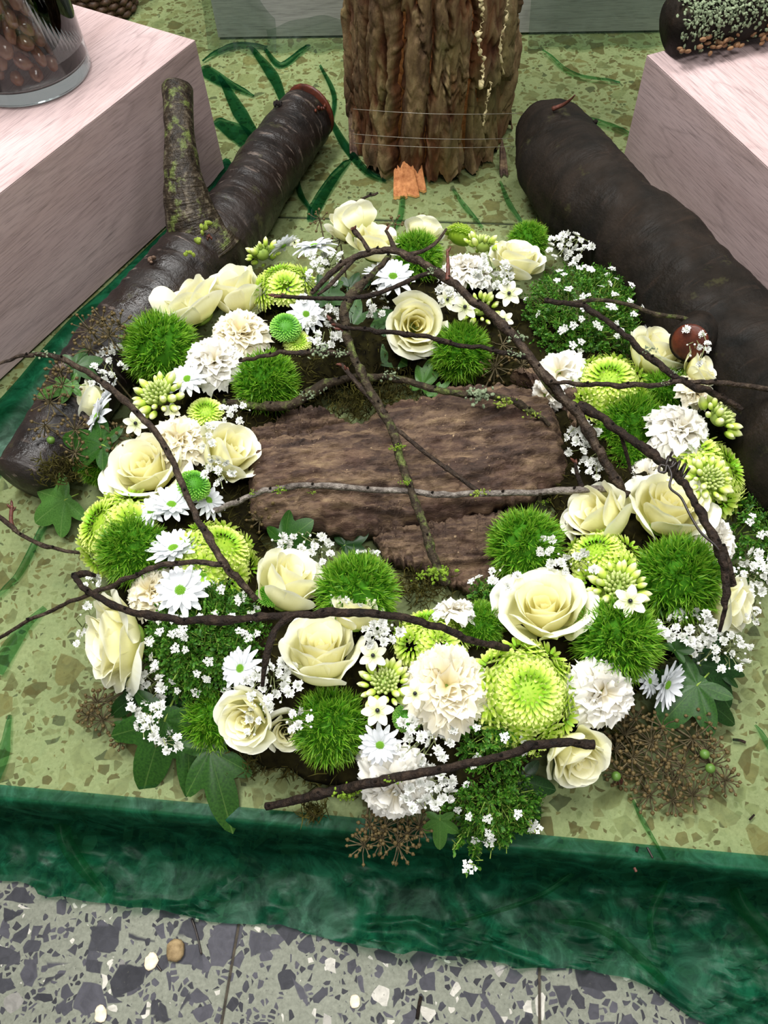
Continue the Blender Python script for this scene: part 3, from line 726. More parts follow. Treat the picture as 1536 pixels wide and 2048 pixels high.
for k, q in enumerate(pts):
    o = obj('pebble', pm[k % 5]); o.matrix_world = Matrix.Translation(Vector(vc+np.array(q)))@(Matrix.Rotation(rg.uniform(0, 6.28), 4, Vector(unit(rg.normal(size=3)))))@Matrix.Scale(pr*1.05*rg.uniform(.85, 1.05), 4)
    tag(o, 'shiny reddish brown pebble among those filling the glass vase', 'pebble', 'brown pebbles in the glass vase')
# opaque core of more pebbles behind the front ones
mb = MB()
for k in range(600):
    a = rg.uniform(0, 6.28); r = (vr-.029)*math.sqrt(rg.uniform()); ellipsoid(mb, (r*math.cos(a), r*math.sin(a), rg.uniform(.028, .2)), pr*rg.uniform(.8, 1.1, 3), 6, 5)
o = obj('pebble_fill', mb.mesh('pebble_fill', MAT['nugget']), None, Matrix.Translation(Vector(vc))); tag(o, 'brown pebbles packed deep inside the glass vase behind the outer ones', 'pebbles', None, 'stuff')

bc = P(205, 22, 0); br = S(72, bc)
bk = empty('wicker_basket', 'dark brown woven wicker basket behind the left box', 'basket', Matrix.Translation(Vector(bc)))
nst = 36
for row in range(15):
    z = .008+row*.0105; r = br*(.92+.0030*row*2.2); c = []
    for k in range(nst*4+1):
        a = 2*PI*k/(nst*4); c.append((math.cos(a)*(r+.0028*math.sin(nst*a/2+(row % 2)*PI)), math.sin(a)*(r+.0028*math.sin(nst*a/2+(row % 2)*PI)), z))
    mb = MB(); tube(mb, c, .0054, 6, None, False); obj('weaver', mb.mesh('weaver', MAT['wicker']), bk)
for k in range(nst):
    a = 2*PI*(k+.5)/nst; mb = MB(); tube(mb, [(math.cos(a)*br*.92, math.sin(a)*br*.92, .002), (math.cos(a)*br*1.02, math.sin(a)*br*1.02, .166)], .003, 5); obj('stake', mb.mesh('stake', MAT['wicker']), bk)
mb = MB(); tube(mb, [(0, 0, .001), (0, 0, .008)], br*.9, 30); obj('bottom', mb.mesh('bottom', MAT['wicker']), bk)
# ------------------------------------------------------------------ wreath base
RC = np.array([.022, .476, 0.0]); RM, RW = .243, .098       # ring centre, centreline radius, half width
def ring_at(px, py, z=None):
    """place on the wreath seen at a pixel: point and outward normal"""
    zz = .06 if z is None else z
    for _ in range(8):
        p = P(px, py, zz); v = p-RC; v[2] = 0; d = np.linalg.norm(v); o = np.clip((d-RM)/RW, -1.15, 1.15)
        if z is None: zz = .5*zz+.5*(.030+.052*math.sqrt(max(0, 1-(o/1.2)**2)))
    n = unit(v/d*o*.95+UP*math.sqrt(max(.12, 1-(o*.8)**2)))
    return P(px, py, zz), n
mw = empty('moss_wreath_ring', 'brown mossy wreath ring under the flowers', 'wreath', Matrix.Translation(Vector(RC)))
nu, nv = 220, 40; A, B = np.meshgrid(np.linspace(0, 2*PI, nu, endpoint=False), np.linspace(0, 2*PI, nv, endpoint=False), indexing='ij'); A = A.ravel(); B = B.ravel()
n = fbm(np.stack([np.cos(A)*9, np.sin(A)*9, B*1.2], 1), 4, 4)
rx = (RW*.74)*(1+.5*(n-.5)); rz = .028*(1+.8*(n-.5))
V = np.stack([np.cos(A)*(RM-.014+rx*np.cos(B)), np.sin(A)*(RM-.014+rx*np.cos(B)), np.maximum(.004, .026+rz*np.sin(B))], 1)
F = []
for i in range(nu):
    for j in range(nv):
        a, b, c, d = i*nv+j, ((i+1) % nu)*nv+j, ((i+1) % nu)*nv+(j+1) % nv, i*nv+(j+1) % nv; F.append((a, b, c, d))
obj('moss_core', MB().add(V, F).mesh('moss_core', MAT['moss_dark']), mw)
rg = np.random.default_rng(77)
def fibres(mb, base, nrm, n, ln, w, curl=.7, rg=rg):
    for _ in range(n):
        k = rg.integers(0, len(base)); p = base[k]; d = unit(nrm[k]+rg.normal(0, curl, 3)); l = ln*rg.uniform(.5, 1.3)
        s = unit(np.cross(d, rg.normal(size=3)))*w; e = unit(d+rg.normal(0, .7, 3)-UP*.25)
        q = p+d*l*.5; r = q+e*l*.5
        mb.add([p-s, p+s, q+s*.8, q-s*.8, r], [(0, 1, 2, 3), (3, 2, 4)], [(0, 0, 0), (0, 0, 0), (0, .5, 0), (0, .5, 0), (0, 1, 0)])
nr = np.stack([np.cos(A)*np.cos(B), np.sin(A)*np.cos(B), np.sin(B)], 1)
mb = MB(); fibres(mb, V, nr, 9000, .014, .0006); obj('moss_fibres', mb.mesh('moss_fibres', MAT['moss_fibre'], False), mw, None, 'stuff')
# loose moss tails hanging out at the front, and tufts that darken a gap
def moss_clump(px, py, rpx, n, z=.012, ln=.012, mat='moss_fibre'):
    p = P(px, py, z); r = S(rpx, p); bs = p-RC+rg.normal(0, 1, (n//3+4, 3))*[r*.5, r*.35, .006]
    bs[:, 2] = np.clip(bs[:, 2], .002, 9); mb = MB(); fibres(mb, bs, np.tile(UP*.7, (len(bs), 1)), n, ln, .0006, 1.0)
    obj('moss_tuft', mb.mesh('moss_tuft', MAT[mat], False), mw, None, 'stuff')
for a in [(720, 805, 60, 500, .02), (790, 790, 50, 300, .02), (840, 1170, 60, 300, .02), (640, 1530, 70, 420), (560, 1510, 55, 300), (730, 1555, 60, 350), (625, 1625, 22, 160), (500, 1520, 40, 200), (120, 935, 45, 420, .075), (700, 800, 90, 420), (840, 770, 80, 300), (1240, 1490, 60, 200), (1150, 880, 60, 260), (620, 740, 45, 220, .04), (830, 1180, 50, 200)]: moss_clump(*a)  # tufts in the gap behind the bark slab are added as shade

# ------------------------------------------------------------------ bark pieces inside the wreath
def bark_piece(label, top, bot, zedge, zarch, seed, nu=170, nv=90, tilt=0.0, thick=.012):
    nm = 'bark_piece'; t = np.linspace(0, 1, nu)
    def poly(pts):
        q = np.array([P(x, y, zedge) for x, y in pts]); s = np.concatenate([[0], np.cumsum(np.linalg.norm(np.diff(q, axis=0), axis=1))]); s /= s[-1]
        return np.stack([np.interp(t, s, q[:, k]) for k in range(3)], 1)
    a, b = poly(top), poly(bot); jr = np.random.default_rng(seed)
    ja = (vnoise(np.stack([t*60, 0*t, 0*t+seed], 1), seed)-.5)*.008; jb = (vnoise(np.stack([t*55, 0*t, 0*t+seed], 1), seed+3)-.5)*.008
    a[:, 1] += ja; b[:, 1] += jb
    v = np.linspace(0, 1, nv); G = b[:, None, :]*(1-v)[None, :, None]+a[:, None, :]*v[None, :, None]
    G = G.reshape(-1, 3); vv = np.tile(v, nu); tt = np.repeat(t, nv)
    p = np.stack([G[:, 0]*22, G[:, 1]*95+.6*np.sin(G[:, 0]*30), 0*tt], 1)
    ph = p.copy(); ph[:, 0] *= .5
    r1 = 1-np.abs(fbm(ph, seed, 4)*2-1); r2 = fbm(np.stack([G[:, 0]*90, G[:, 1]*260, 0*tt], 1), seed+2, 4)
    f1, f2, cid = worley(np.stack([G[:, 0]*13, G[:, 1]*50, 0*tt+.5], 1), seed+4)
    h = zarch*(1-(2*vv-1)**2)**.6+tilt*(tt-.5)+.016*(r1-.6)+.010*(r2-.5)+.004*(cid-.5)*sstep(0, .12, f2-f1)+.012*(np.floor(fbm(np.stack([G[:, 0]*16, G[:, 1]*60, 0*tt], 1), seed+8, 3)*7)/7-.5)
    h *= np.clip(np.minimum(tt, 1-tt)*14+.55, .5, 1)
    o = G.mean(0); o[2] = 0
    Vt = G-o; Vt[:, 2] += h; Vb = Vt.copy(); Vb[:, 2] -= thick; Vb[:, 2] = np.maximum(Vb[:, 2], .001)
    mb = MB(); mb.add(Vt, gridF(nu, nv)); mb.add(Vb, gridF(nu, nv, False, True)); N = nu*nv
    rim = [i*nv for i in range(nu)]+[(nu-1)*nv+j for j in range(1, nv)]+[i*nv+nv-1 for i in range(nu-2, -1, -1)]+[j for j in range(nv-2, 0, -1)]
    for k in range(len(rim)):
        x, y = rim[k], rim[(k+1) % len(rim)]; mb.F.append((y, x, x+N, y+N))
    ob = obj(nm, mb.mesh(nm, MAT['bark_slab']), None, Matrix.Translation(Vector(o)))
    return tag(ob, label, 'bark')
bark_piece('large flat slab of brown bark lying across the middle of the wreath', [(503, 905), (560, 890), (640, 868), (740, 848), (790, 815), (860, 805), (900, 785), (1000, 775), (1085, 785)],
           [(505, 1050), (560, 1060), (640, 1066), (690, 1078), (780, 1062), (850, 1048), (930, 1040), (1000, 1018), (1060, 1000), (1138, 962)], .026, .036, 5)
bark_piece('smaller dark bark piece tucked under the front of the large slab', [(745, 1075), (800, 1058), (870, 1045), (950, 1030), (1030, 1020)], [(770, 1120), (820, 1140), (880, 1160), (960, 1190), (1010, 1170)], .014, .018, 9, 110, 60)
bark_piece('low reddish bark piece behind the left end of the large slab', [(510, 870), (560, 845), (610, 828), (650, 830), (690, 862)], [(500, 920), (560, 910), (620, 895), (660, 885), (700, 870)], .02, .022, 14, 90, 50)
bark_piece('dark bark piece standing behind the right end of the large slab', [(1010, 770), (1080, 740), (1140, 770)], [(1060, 800), (1110, 830), (1150, 900)], .03, .03, 19, 60, 50)

# ------------------------------------------------------------------ flower prototypes: lists of (part name, mesh, kind, children)
def rose_proto(seed, openness=.6, tall=1.0, npet=21):
    rg = np.random.default_rng(seed); parts = []
    ns, nt = 13, 13; s, t = np.meshgrid(np.linspace(-1, 1, ns), np.linspace(0, 1, nt), indexing='ij'); s = s.ravel(); t = t.ravel()
    for i in range(npet):
        u = i/(npet-1); a0 = i*2.4+rg.uniform(-.25, .25)+seed
        inn = max(0, 1-u*3.2)
        r0 = .05+.80*u**.85*(.80+.20*openness)
        h = tall*(.96+.14*math.sin(u*PI*.9)-.34*max(0, u-.55)/.45*openness-.12*inn)
        w = 1.75-.95*min(1, u*1.6)+rg.uniform(-.05, .1)
        fl = (.02+.06*min(1, u*4)+.32*openness*u**1.5)*rg.uniform(.75, 1.25); roll = .05+.22*u*rg.uniform(.5, 1.3); dr = .03+.20*openness*u**2*rg.uniform(.6, 1.4)
        wp = .30+.70*np.sin(PI/2*np.minimum(1, t/.62)); top = 1-(.18+.14*u)*np.abs(s)**2.4+.03*np.sin(s*5+i)*u
        tt = t*top; ang = a0+s*w*wp
        rad = r0*(.22+.78*np.sin(PI/2*np.minimum(1, tt/.58))**.75)*(1-.10*(1-u)*sstep(.6, 1, tt))
        lip = sstep(.62, 1.0, tt)
        rad = rad*(1+.09*s)+fl*lip**1.4+roll*np.abs(s)**3*sstep(.35, 1, t)*.8+.02*np.sin(3.1*ang+i)*t+.012*np.sin(9*s+i*1.7)*lip
        z = h*tt-dr*lip**2.2-.10*u*np.abs(s)**3*t
        V = np.stack([rad*np.cos(ang), rad*np.sin(ang), z], 1)
        mb = MB(); mb.add(V, gridF(ns, nt), np.stack([s*.5+i, t, np.full(len(s), u)], 1))
        parts.append(('petal', mb.mesh('rose_petal', MAT['rose']), None))
    mb = MB(); ellipsoid(mb, (0, 0, .03), (.30, .30, .14), 10, 6, None, (0, .1, 0)); parts.append(('calyx', mb.mesh('rose_calyx', MAT['ornscale']), None))
    return parts
ROSE = {'open': rose_proto(1, .66), 'open2': rose_proto(5, .60), 'cup': rose_proto(9, .48, 1.12), 'cup2': rose_proto(13, .55, 1.05, 19), 'bud': rose_proto(17, .46, 1.28, 17), 'full': rose_proto(23, 1.05, .95, 24)}

def carnation_proto(seed, n=40, mat='carnation', flat=1.0):
    rg = np.random.default_rng(seed); parts = []; ns, nt = 17, 6
    s, t = np.meshgrid(np.linspace(-1, 1, ns), np.linspace(0, 1, nt), indexing='ij'); s = s.ravel(); t = t.ravel()
    for i in range(n):
        u = i/(n-1); a0 = i*2.39996+rg.uniform(-.3, .3); el = math.radians(82-68*u**.8)*flat+rg.uniform(-.12, .12); L = (.62+.42*u)*rg.uniform(.9, 1.08)
        k = rg.uniform(4, 7); ph = rg.uniform(0, 6.28)
        ser = 1+.035*np.where((np.round((s+1)*8).astype(int) % 2) == 0, 1, -1)*(t > .99)-.22*np.abs(s)**2
        l = t*L*ser; half = .60*sstep(0, .9, t)*.9+.03
        ruf = .13*t**1.6*np.sin(k*s+ph)+.05*t**2*np.sin(2.3*k*s+ph*2)
        lx = l*(1-.06*np.sin(k*s)**2); ly = s*half*(1-.15*t); bend = el-.45*t*t*(.4+u)
        dx = lx*np.cos(bend)-ruf*np.sin(el); dz = lx*np.sin(bend)+ruf*np.cos(el)
        x = dx*np.cos(a0)-ly*np.sin(a0); y = dx*np.sin(a0)+ly*np.cos(a0)
        mb = MB(); mb.add(np.stack([x, y, dz+.1], 1), gridF(ns, nt), np.stack([s+i, t, np.full(len(s), u)], 1))
        parts.append(('petal', mb.mesh('carnation_petal', MAT[mat]), None))
    mb = MB(); tube(mb, [(0, 0, -.35), (0, 0, -.1), (0, 0, .18)], [.14, .22, .18], 10); parts.append(('calyx', mb.mesh('carnation_calyx', MAT['ornscale']), None))
    return parts
CARN = {'white': carnation_proto(2), 'white2': carnation_proto(6, 34, 'carnation', .9), 'cream': carnation_proto(8, 40, 'carnation_cream'), 'loose': carnation_proto(11, 24, 'carnation', .75)}

def daisy_proto(seed, n=24, droop=.1):
    rg = np.random.default_rng(seed); parts = []; ns, nt = 5, 7
    s, t = np.meshgrid(np.linspace(-1, 1, ns), np.linspace(0, 1, nt), indexing='ij'); s = s.ravel(); t = t.ravel()
    for i in range(n):
        lay = i % 2; a0 = 2*PI*i/n+rg.uniform(-.07, .07); L = (.80 if lay else .98)*rg.uniform(.92, 1.04); el = (.42 if lay else .12)+rg.uniform(-.1, .1)
        w = .125*np.sqrt(np.clip(np.sin(PI*np.clip(t*.86+.12, 0, 1)), 0, 1))*(1.05)
        x = .14+L*.86*t; z = x*math.sin(el)*.8-droop*(t**2.2)*(1.2-lay*.5)+.035*np.cos(s*PI/2)*(-1)*(t > 0)+.02*lay+.05
        y = s*w; X = x*math.cos(el)
        mb = MB(); mb.add(np.stack([X*np.cos(a0)-y*np.sin(a0), X*np.sin(a0)+y*np.cos(a0), z], 1), gridF(ns, nt), np.stack([s*.4+i, t, np.full(len(s), .5)], 1))
        parts.append(('petal', mb.mesh('daisy_petal', MAT['daisy']), None))
    mb = MB()
    for k in range(70):
        r = .19*math.sqrt((k+.5)/70); a = k*2.39996; ellipsoid(mb, (r*math.cos(a), r*math.sin(a), .10+.06*(1-(r/.19)**2)), (.024, .024, .03), 5, 4)
    ellipsoid(mb, (0, 0, .07), (.19, .19, .08), 14, 6); parts.append(('disc', mb.mesh('daisy_disc', MAT['disc']), None))
    return parts
DAISY = {'a': daisy_proto(3), 'b': daisy_proto(4, 28, .2), 'c': daisy_proto(7, 26, -.05)}

def mum_mesh(seed, n=420, mat='mum', depth=.58, cen=.20, big=1.0, name='florets'):
    """one blossom: spoon shaped florets spiralling over a dome, short green ones in the dimple"""
    rg = np.random.default_rng(seed); mb = MB(); ns, nt = 3, 4; sg = np.linspace(-1, 1, ns); tg = np.linspace(0, 1, nt)
    for i in range(n):
        u = (i+.5)/n; r = math.sqrt(u); a = i*2.39996; th = r*1.35
        pos = np.array([math.sin(th)/math.sin(1.35)*.92, 0, depth*(math.cos(th)-.22)/.78]); pos[2] -= .10*math.exp(-(r/.13)**2)
        nor = np.array([math.sin(th), 0, math.cos(th)]); outw = np.array([math.cos(th), 0, -math.sin(th)])
        c = sstep(cen-.1, cen+.25, r); L = (.13+.08*c)*big; w = (.016+.032*c)*big
        tip = unit(nor*(.9-.35*c)+outw*(.25*(1-c)+.75*c)+rg.normal(0, .10, 3)); side = np.array([0, 1., 0])
        V = []; T = []
        for s in sg:
            for t in tg:
                ww = w*(.55+.6*math.sin(PI*min(.98, t*.75+.12)))*(.55 if t > .99 else 1)
                p = pos-nor*.05+tip*L*t+nor*(.05*c*big*t*t)+side*s*ww+nor*(.35*w*abs(s)*math.sin(PI*t*.8))
                V.append(p); T.append((s, t*(.45+.55*c), 1-c))
        V = np.array(V); ca, sa = math.cos(a), math.sin(a)
        V = V@np.array([[ca, sa, 0], [-sa, ca, 0], [0, 0, 1]])
        mb.add(V, gridF(ns, nt), T)
    return mb.mesh('mum_'+name, MAT[mat])
def mum_core(mat='mum_button'):
    mb = MB(); ellipsoid(mb, (0, 0, -.05), (.80, .80, .48), 18, 10, None, (0, .35, .2)); return mb.mesh('mum_core', MAT[mat])
MUMCORE = mum_core('mum'); MUM1 = [mum_mesh(1, 300, 'mum', .6, .2, 1.2), mum_mesh(2, 280, 'mum', .64, .2, 1.25)]; MUMSIDE = [mum_mesh(3, 110, 'mum', .7, .1, 1.9), mum_mesh(4, 95, 'mum', .7, .12, 2.0)]
BUTTON = mum_mesh(5, 240, 'mum_button', .62, .25, 1.1); BUTCORE = mum_core('mum_button')

def ball_proto(seed, tufts=420):
    rg = np.random.default_rng(seed); mb = MB()
    for i in range(tufts):
        z = 1-2*((i+.5)/tufts)**1.12*.80; a = i*2.39996; r = math.sqrt(max(0, 1-z*z)); n = unit(np.array([r*math.cos(a), r*math.sin(a), z])+rg.normal(0, .10, 3))
        b = n*.55; lean = unit(n+rg.normal(0, .30, 3)); tip0 = b+lean*.22
        for k in range(7):
            d = unit(lean+rg.normal(0, .42, 3)); l = rg.uniform(.20, .36); st = b+lean*.22*rg.uniform(.2, 1); s = unit(np.cross(d, rg.normal(size=3)))*.019
            e = unit(d+n*.2+rg.normal(0, .2, 3)); q = st+d*l*.55; tp = q+e*l*.5; v = rg.uniform(0, .6)
            mb.add([st-s, st+s, q+s*.75, q-s*.75, tp], [(0, 1, 2, 3), (3, 2, 4)], [(0, .1, v), (0, .1, v), (0, .6, v), (0, .6, v), (0, 1, v)])
    core = MB(); ellipsoid(core, (0, 0, -.03), (.72, .72, .70), 16, 10)
    return [('bristles', mb.mesh('ball_bristles', MAT['ball']), 'stuff'), ('core', core.mesh('ball_core', MAT['ballcore']), None)]
BALL = [ball_proto(k, n) for k, n in ((1, 420), (2, 380), (3, 450))]

# star flower (white stars with black centres, and green buds)
mb = MB(); ellipsoid(mb, (0, 0, 0), (.54, .54, 1), 8, 8, None, None, .15); v = mb.V[0]; mb.T[0] = np.stack([v[:, 0], (v[:, 2]+1)/2.2, v[:, 1]], 1); ORNBUD = mb.mesh('star_bud', MAT['ornbud'])
mb = MB(); ellipsoid(mb, (0, 0, 0), (.50, .50, 1), 7, 7, None, None, .3); v = mb.V[0]; mb.T[0] = np.stack([v[:, 0], (v[:, 2]+1)/2.3, v[:, 1]], 1); ORNTIGHT = mb.mesh('star_tight_bud', MAT['ornscale'])
def scale_mesh():
    s, t = np.meshgrid(np.linspace(-1, 1, 5), np.linspace(0, 1, 6), indexing='ij'); s = s.ravel(); t = t.ravel()
    w = .42*np.sin(PI*np.clip(t*.8+.2, 0, 1))**.8*np.where(t > .99, .1, 1)
    return MB().add(np.stack([s*w, .18*(s*s-1)*.6-.25*t*t+.1, t], 1), gridF(5, 6), np.stack([s, t, s*0], 1)).mesh('star_bract', MAT['ornscale'])
ORNSCALE = scale_mesh()
s_, t_ = np.meshgrid(np.linspace(-1, 1, 5), np.linspace(0, 1, 7), indexing='ij'); s_ = s_.ravel(); t_ = t_.ravel()
STARPETAL = MB().add(np.stack([.10+t_*.9, s_*.30*np.sin(PI*np.clip(t_*.82+.12, 0, 1))**.8, .12+.22*t_-.25*t_**2.5-.10*(1-s_**2)*np.sin(PI*t_)], 1), gridF(5, 7), np.stack([s_, t_, s_*0], 1)).mesh('star_petal', MAT['star'])
mb = MB(); ellipsoid(mb, (0, 0, .2), (.15, .15, .20), 10, 8); OVARY = mb.mesh('star_ovary', MAT['ovary'])
# gypsophila blossoms
def baby_mesh(seed, n=19):
    rg = np.random.default_rng(seed); mb = MB(); s, t = np.meshgrid(np.linspace(-1, 1, 3), np.linspace(0, 1, 3), indexing='ij'); s = s.ravel(); t = t.ravel()
    for i in range(n):
        u = i/n; a = i*2.4+rg.uniform(-.3, .3); el = 1.35-1.3*u+rg.uniform(-.2, .2); L = rg.uniform(.75, 1.05)*(.6+.4*u); w = .30*(.3+.9*t)*np.where(t > .99, .9, 1)
        x = t*L; y = s*w; X = x*math.cos(el)+.1*np.abs(s)*t; Z = x*math.sin(el)+.12*t*np.cos(s*3+i)
        mb.add(np.stack([X*math.cos(a)-y*math.sin(a), X*math.sin(a)+y*math.cos(a), Z], 1), gridF(3, 3), np.stack([s+i, t, s*0], 1))
    return mb.mesh('gypsophila_blossom', MAT['baby'])
BABY = [baby_mesh(k) for k in range(4)]
mb = MB(); ellipsoid(mb, (0, 0, .3), (.42, .42, .5), 6, 5, None, (0, .8, 0)); BABYBUD = mb.mesh('gypsophila_bud', MAT['baby'])
def clus_mesh(seed):
    rg = np.random.default_rng(seed); mb = MB()
    for k in range(9):
        r = .75*math.sqrt((k+.3)/9); a = k*2.4; c = np.array([r*math.cos(a), r*math.sin(a), .25*(1-r)+rg.uniform(-.05, .1)])
        for j in range(4):
            b = a+j*PI/2+.3; d = np.array([math.cos(b), math.sin(b), .15]); q = np.array([-math.sin(b), math.cos(b), 0])*.13
            mb.add([c, c+d*.16+q, c+d*.30, c+d*.16-q], [(0, 1, 2, 3)], [(0, .2, 0), (0, .8, 0), (0, 1, 0), (0, .8, 0)])
    return mb.mesh('tiny_flower_head', MAT['baby'])
CLUS = [clus_mesh(k) for k in range(3)]

def place(name, label, cat, parts, px, py, rpx, spin=0.0, tilt=(0, 0, 0), z=None, group=None, sit=.62, n=None, squash=1.0):
    """a flower whose head is seen at (px, py) with radius rpx; it faces away from the ring, turned by tilt"""
    p, nn = ring_at(px, py, z); nn = unit(nn+np.array(tilt, float)) if n is None else unit(n)
    r = S(rpx, p); M4 = frame(p-nn*r*sit, nn, r, spin)
    root = empty(name, label, cat, M4, group)
    for pn, me, kd in parts: obj(pn, me, root, None, kd)
    return root, p, nn, r
# ------------------------------------------------------------------ roses
G_R = 'cream roses in the wreath'
for row in [
    (703, 447, 54, 'cup', 1.0, (-.25, -.15, 0), .085, 'cream rose at the top of the wreath, rear one of the touching pair'),
    (752, 482, 56, 'open2', 2.0, (.25, -.45, 0), .082, 'cream rose at the top of the wreath, front one of the touching pair'),
    (848, 462, 40, 'cup2', .3, (.1, -.1, 0), .06, 'half hidden cream rose behind the dark green ball at the top'),
    (1036, 517, 58, 'open2', 4.0, (-.15, -.35, 0), .075, 'cream rose right of the white carnation at the top of the wreath'),
    (832, 650, 64, 'open2', 1.2, (.15, -.15, 0), None, 'cream rose facing inward above the large ivy leaf at the back'),
    (380, 602, 70, 'open2', 2.2, (.1, -.25, 0), .080, 'large cream rose at upper left with a pink tipped outer petal'),
    (470, 578, 56, 'bud', 1.0, (.25, -.3, 0), .075, 'narrow cream rose below the lime pompon at upper left'),
    (178, 805, 50, 'cup2', 1.5, (-.1, -.1, 0), .055, 'partly hidden cream rose at far left behind white daisies'),
    (290, 935, 84, 'open', .6, (0, .05, 0), .075, 'wide open cream rose on the left side of the wreath'),
    (462, 905, 62, 'bud', 3.0, (.05, .15, 0), .07, 'slender cream rose touching the left end of the bark slab'),
    (1312, 706, 66, 'cup', 5.2, (-.1, .05, 0), .075, 'cream rose at upper right beside the sawn stub'),
    (1402, 738, 44, 'open2', 2.1, (.15, -.2, 0), .095, 'cream rose petals fanned out right of the upper right rose'),
    (1192, 1030, 66, 'bud', 2.4, (-.45, .05, 0), .07, 'small cream rose bud turned left at the right end of the bark slab'),
    (1338, 1015, 88, 'cup2', 2.2, (0, .25, 0), .080, 'tall cream rose under the wire knot at right'),
    (1088, 1215, 96, 'open', 3.4, (.08, -.05, 0), .085, 'biggest open cream rose at lower right with green tinged petals'),
    (1462, 1208, 60, 'cup', 1.0, (.45, -.2, 0), .055, 'pale cream rose at the right edge beside a brown stub'),
    (582, 1160, 68, 'bud', 4.4, (.0, -.15, 0), .075, 'upright cream rose left of the green ball below the bark slab'),
    (642, 1305, 88, 'cup', 3.9, (.0, .2, 0), .082, 'large cream rose with curled petals at lower middle'),
    (712, 1222, 56, 'cup2', .4, (.05, .1, 0), .088, 'cream rose half hidden behind the long dark twig'),
    (218, 1285, 92, 'full', 2.9, (-.75, -.15, 0), .070, 'large drooping cream rose at lower left facing outward'),
    (492, 1440, 66, 'open2', 4.6, (-.15, -.25, 0), .078, 'cream rose at the front left between two green balls'),
    (572, 1462, 44, 'cup2', 2.2, (.2, -.2, 0), .050, 'small cream rose half covered by baby breath at the front'),
    (1152, 1512, 70, 'cup', 2.6, (.1, -.75, 0), .050, 'cream rose hanging over the front right under a dark twig')]:
    px, py, r, kd, sp, ti, z, lb = row
    rr_ = place('rose', lb, 'rose', ROSE[kd], px, py, r*(1.18 if kd == 'bud' else 1.06), sp, ti, z, G_R, .62 if kd != 'bud' else .8)[0]
    if 'pink' in lb:       # one outer petal folded out, its lip stained pink
        b0, b1 = P(352, 618, .078), P(284, 604, .082); ax = b1-b0; sd = unit(np.cross(ax, tocam(b0))); nn_ = unit(np.cross(sd, ax)); V = []; T = []
        for i in range(11):
            for j in range(9):
                s, t = i/5-1, j/8; w = np.linalg.norm(ax)*.55*math.sin(PI*min(1, t*.72+.12))**.7
                V.append(b0+ax*t*(1-.14*s*s)+sd*s*w+nn_*(.006*math.sin(PI*t)-.006*s*s+.001*math.sin(6*s))); T.append((s, t*(1-.25*abs(s-.3)), 1))
        pe = obj('petal', MB().add(V, gridF(11, 9), T).mesh('rose_petal', MAT['rose_pink']), rr_); pe.matrix_local = rr_.matrix_world.inverted()
        pe['label'] = 'outer petal with a pink stained lip'
# ------------------------------------------------------------------ carnations
G_C = 'white carnations in the wreath'
for row in [
    (935, 530, 52, 'white', .5, (0, .1, 0), .075, 'white carnation left of the cream rose at the top of the wreath'),
    (478, 655, 58, 'cream', 1.5, (.1, 0, 0), .078, 'creamy carnation below the two cream roses at upper left'),
    (428, 715, 56, 'white', 2.5, (.1, -.1, 0), .085, 'pure white carnation right of the upper left green ball'),
    (355, 872, 62, 'cream', 3.5, (0, .15, 0), .075, 'creamy white carnation behind the wide open left rose'),
    (1370, 850, 62, 'white', 4.5, (.05, .05, 0), .090, 'round white carnation high on the right side'),
    (1350, 925, 50, 'cream', 5.5, (0, 0, 0), .060, 'cream carnation below the round white carnation at right'),
    (1290, 945, 38, 'loose', .2, (-.3, -.1, 0), .060, 'small ragged white carnation left of the wire knot'),
    (893, 1362, 84, 'cream', 1.2, (0, 0, 0), .090, 'biggest white carnation with a cream heart at lower middle'),
    (1215, 1388, 72, 'white2', 2.2, (.1, -.15, 0), .075, 'white carnation right of the largest lime pompon'),
    (790, 1590, 74, 'white2', 3.2, (-.1, -.6, 0), .050, 'white carnation lowest at the front edge of the platform'),
    (752, 1535, 46, 'loose', 4.2, (-.3, -.3, 0), .050, 'crumpled white carnation above the front twig'),
    (1112, 738, 52, 'loose', 5.2, (-.15, .1, 0), .072, 'loose white carnation left of the upper right lime pompon'),
    (1085, 790, 36, 'loose', 1.2, (-.4, -.3, 0), .060, 'spilling white carnation petals below the arching twig'),
    (1440, 1078, 56, 'white', 2.1, (.15, 0, 0), .062, 'white carnation right of the tall rose under the wire'),
    (905, 1210, 48, 'loose', 3.1, (0, .3, 0), .070, 'small white carnation below the dark bark piece'),
    (295, 1182, 54, 'cream', 4.1, (-.1, 0, 0), .062, 'cream carnation behind the daisies at lower left'),
    (1396, 778, 40, 'cream', 5.1, (.1, -.1, 0), .085, 'cream carnation under the crossing twigs at right')]:
    px, py, r, kd, sp, ti, z, lb = row
    place('carnation', lb, 'carnation', CARN[kd], px, py, r*1.16, sp, ti, z, G_C, .40)
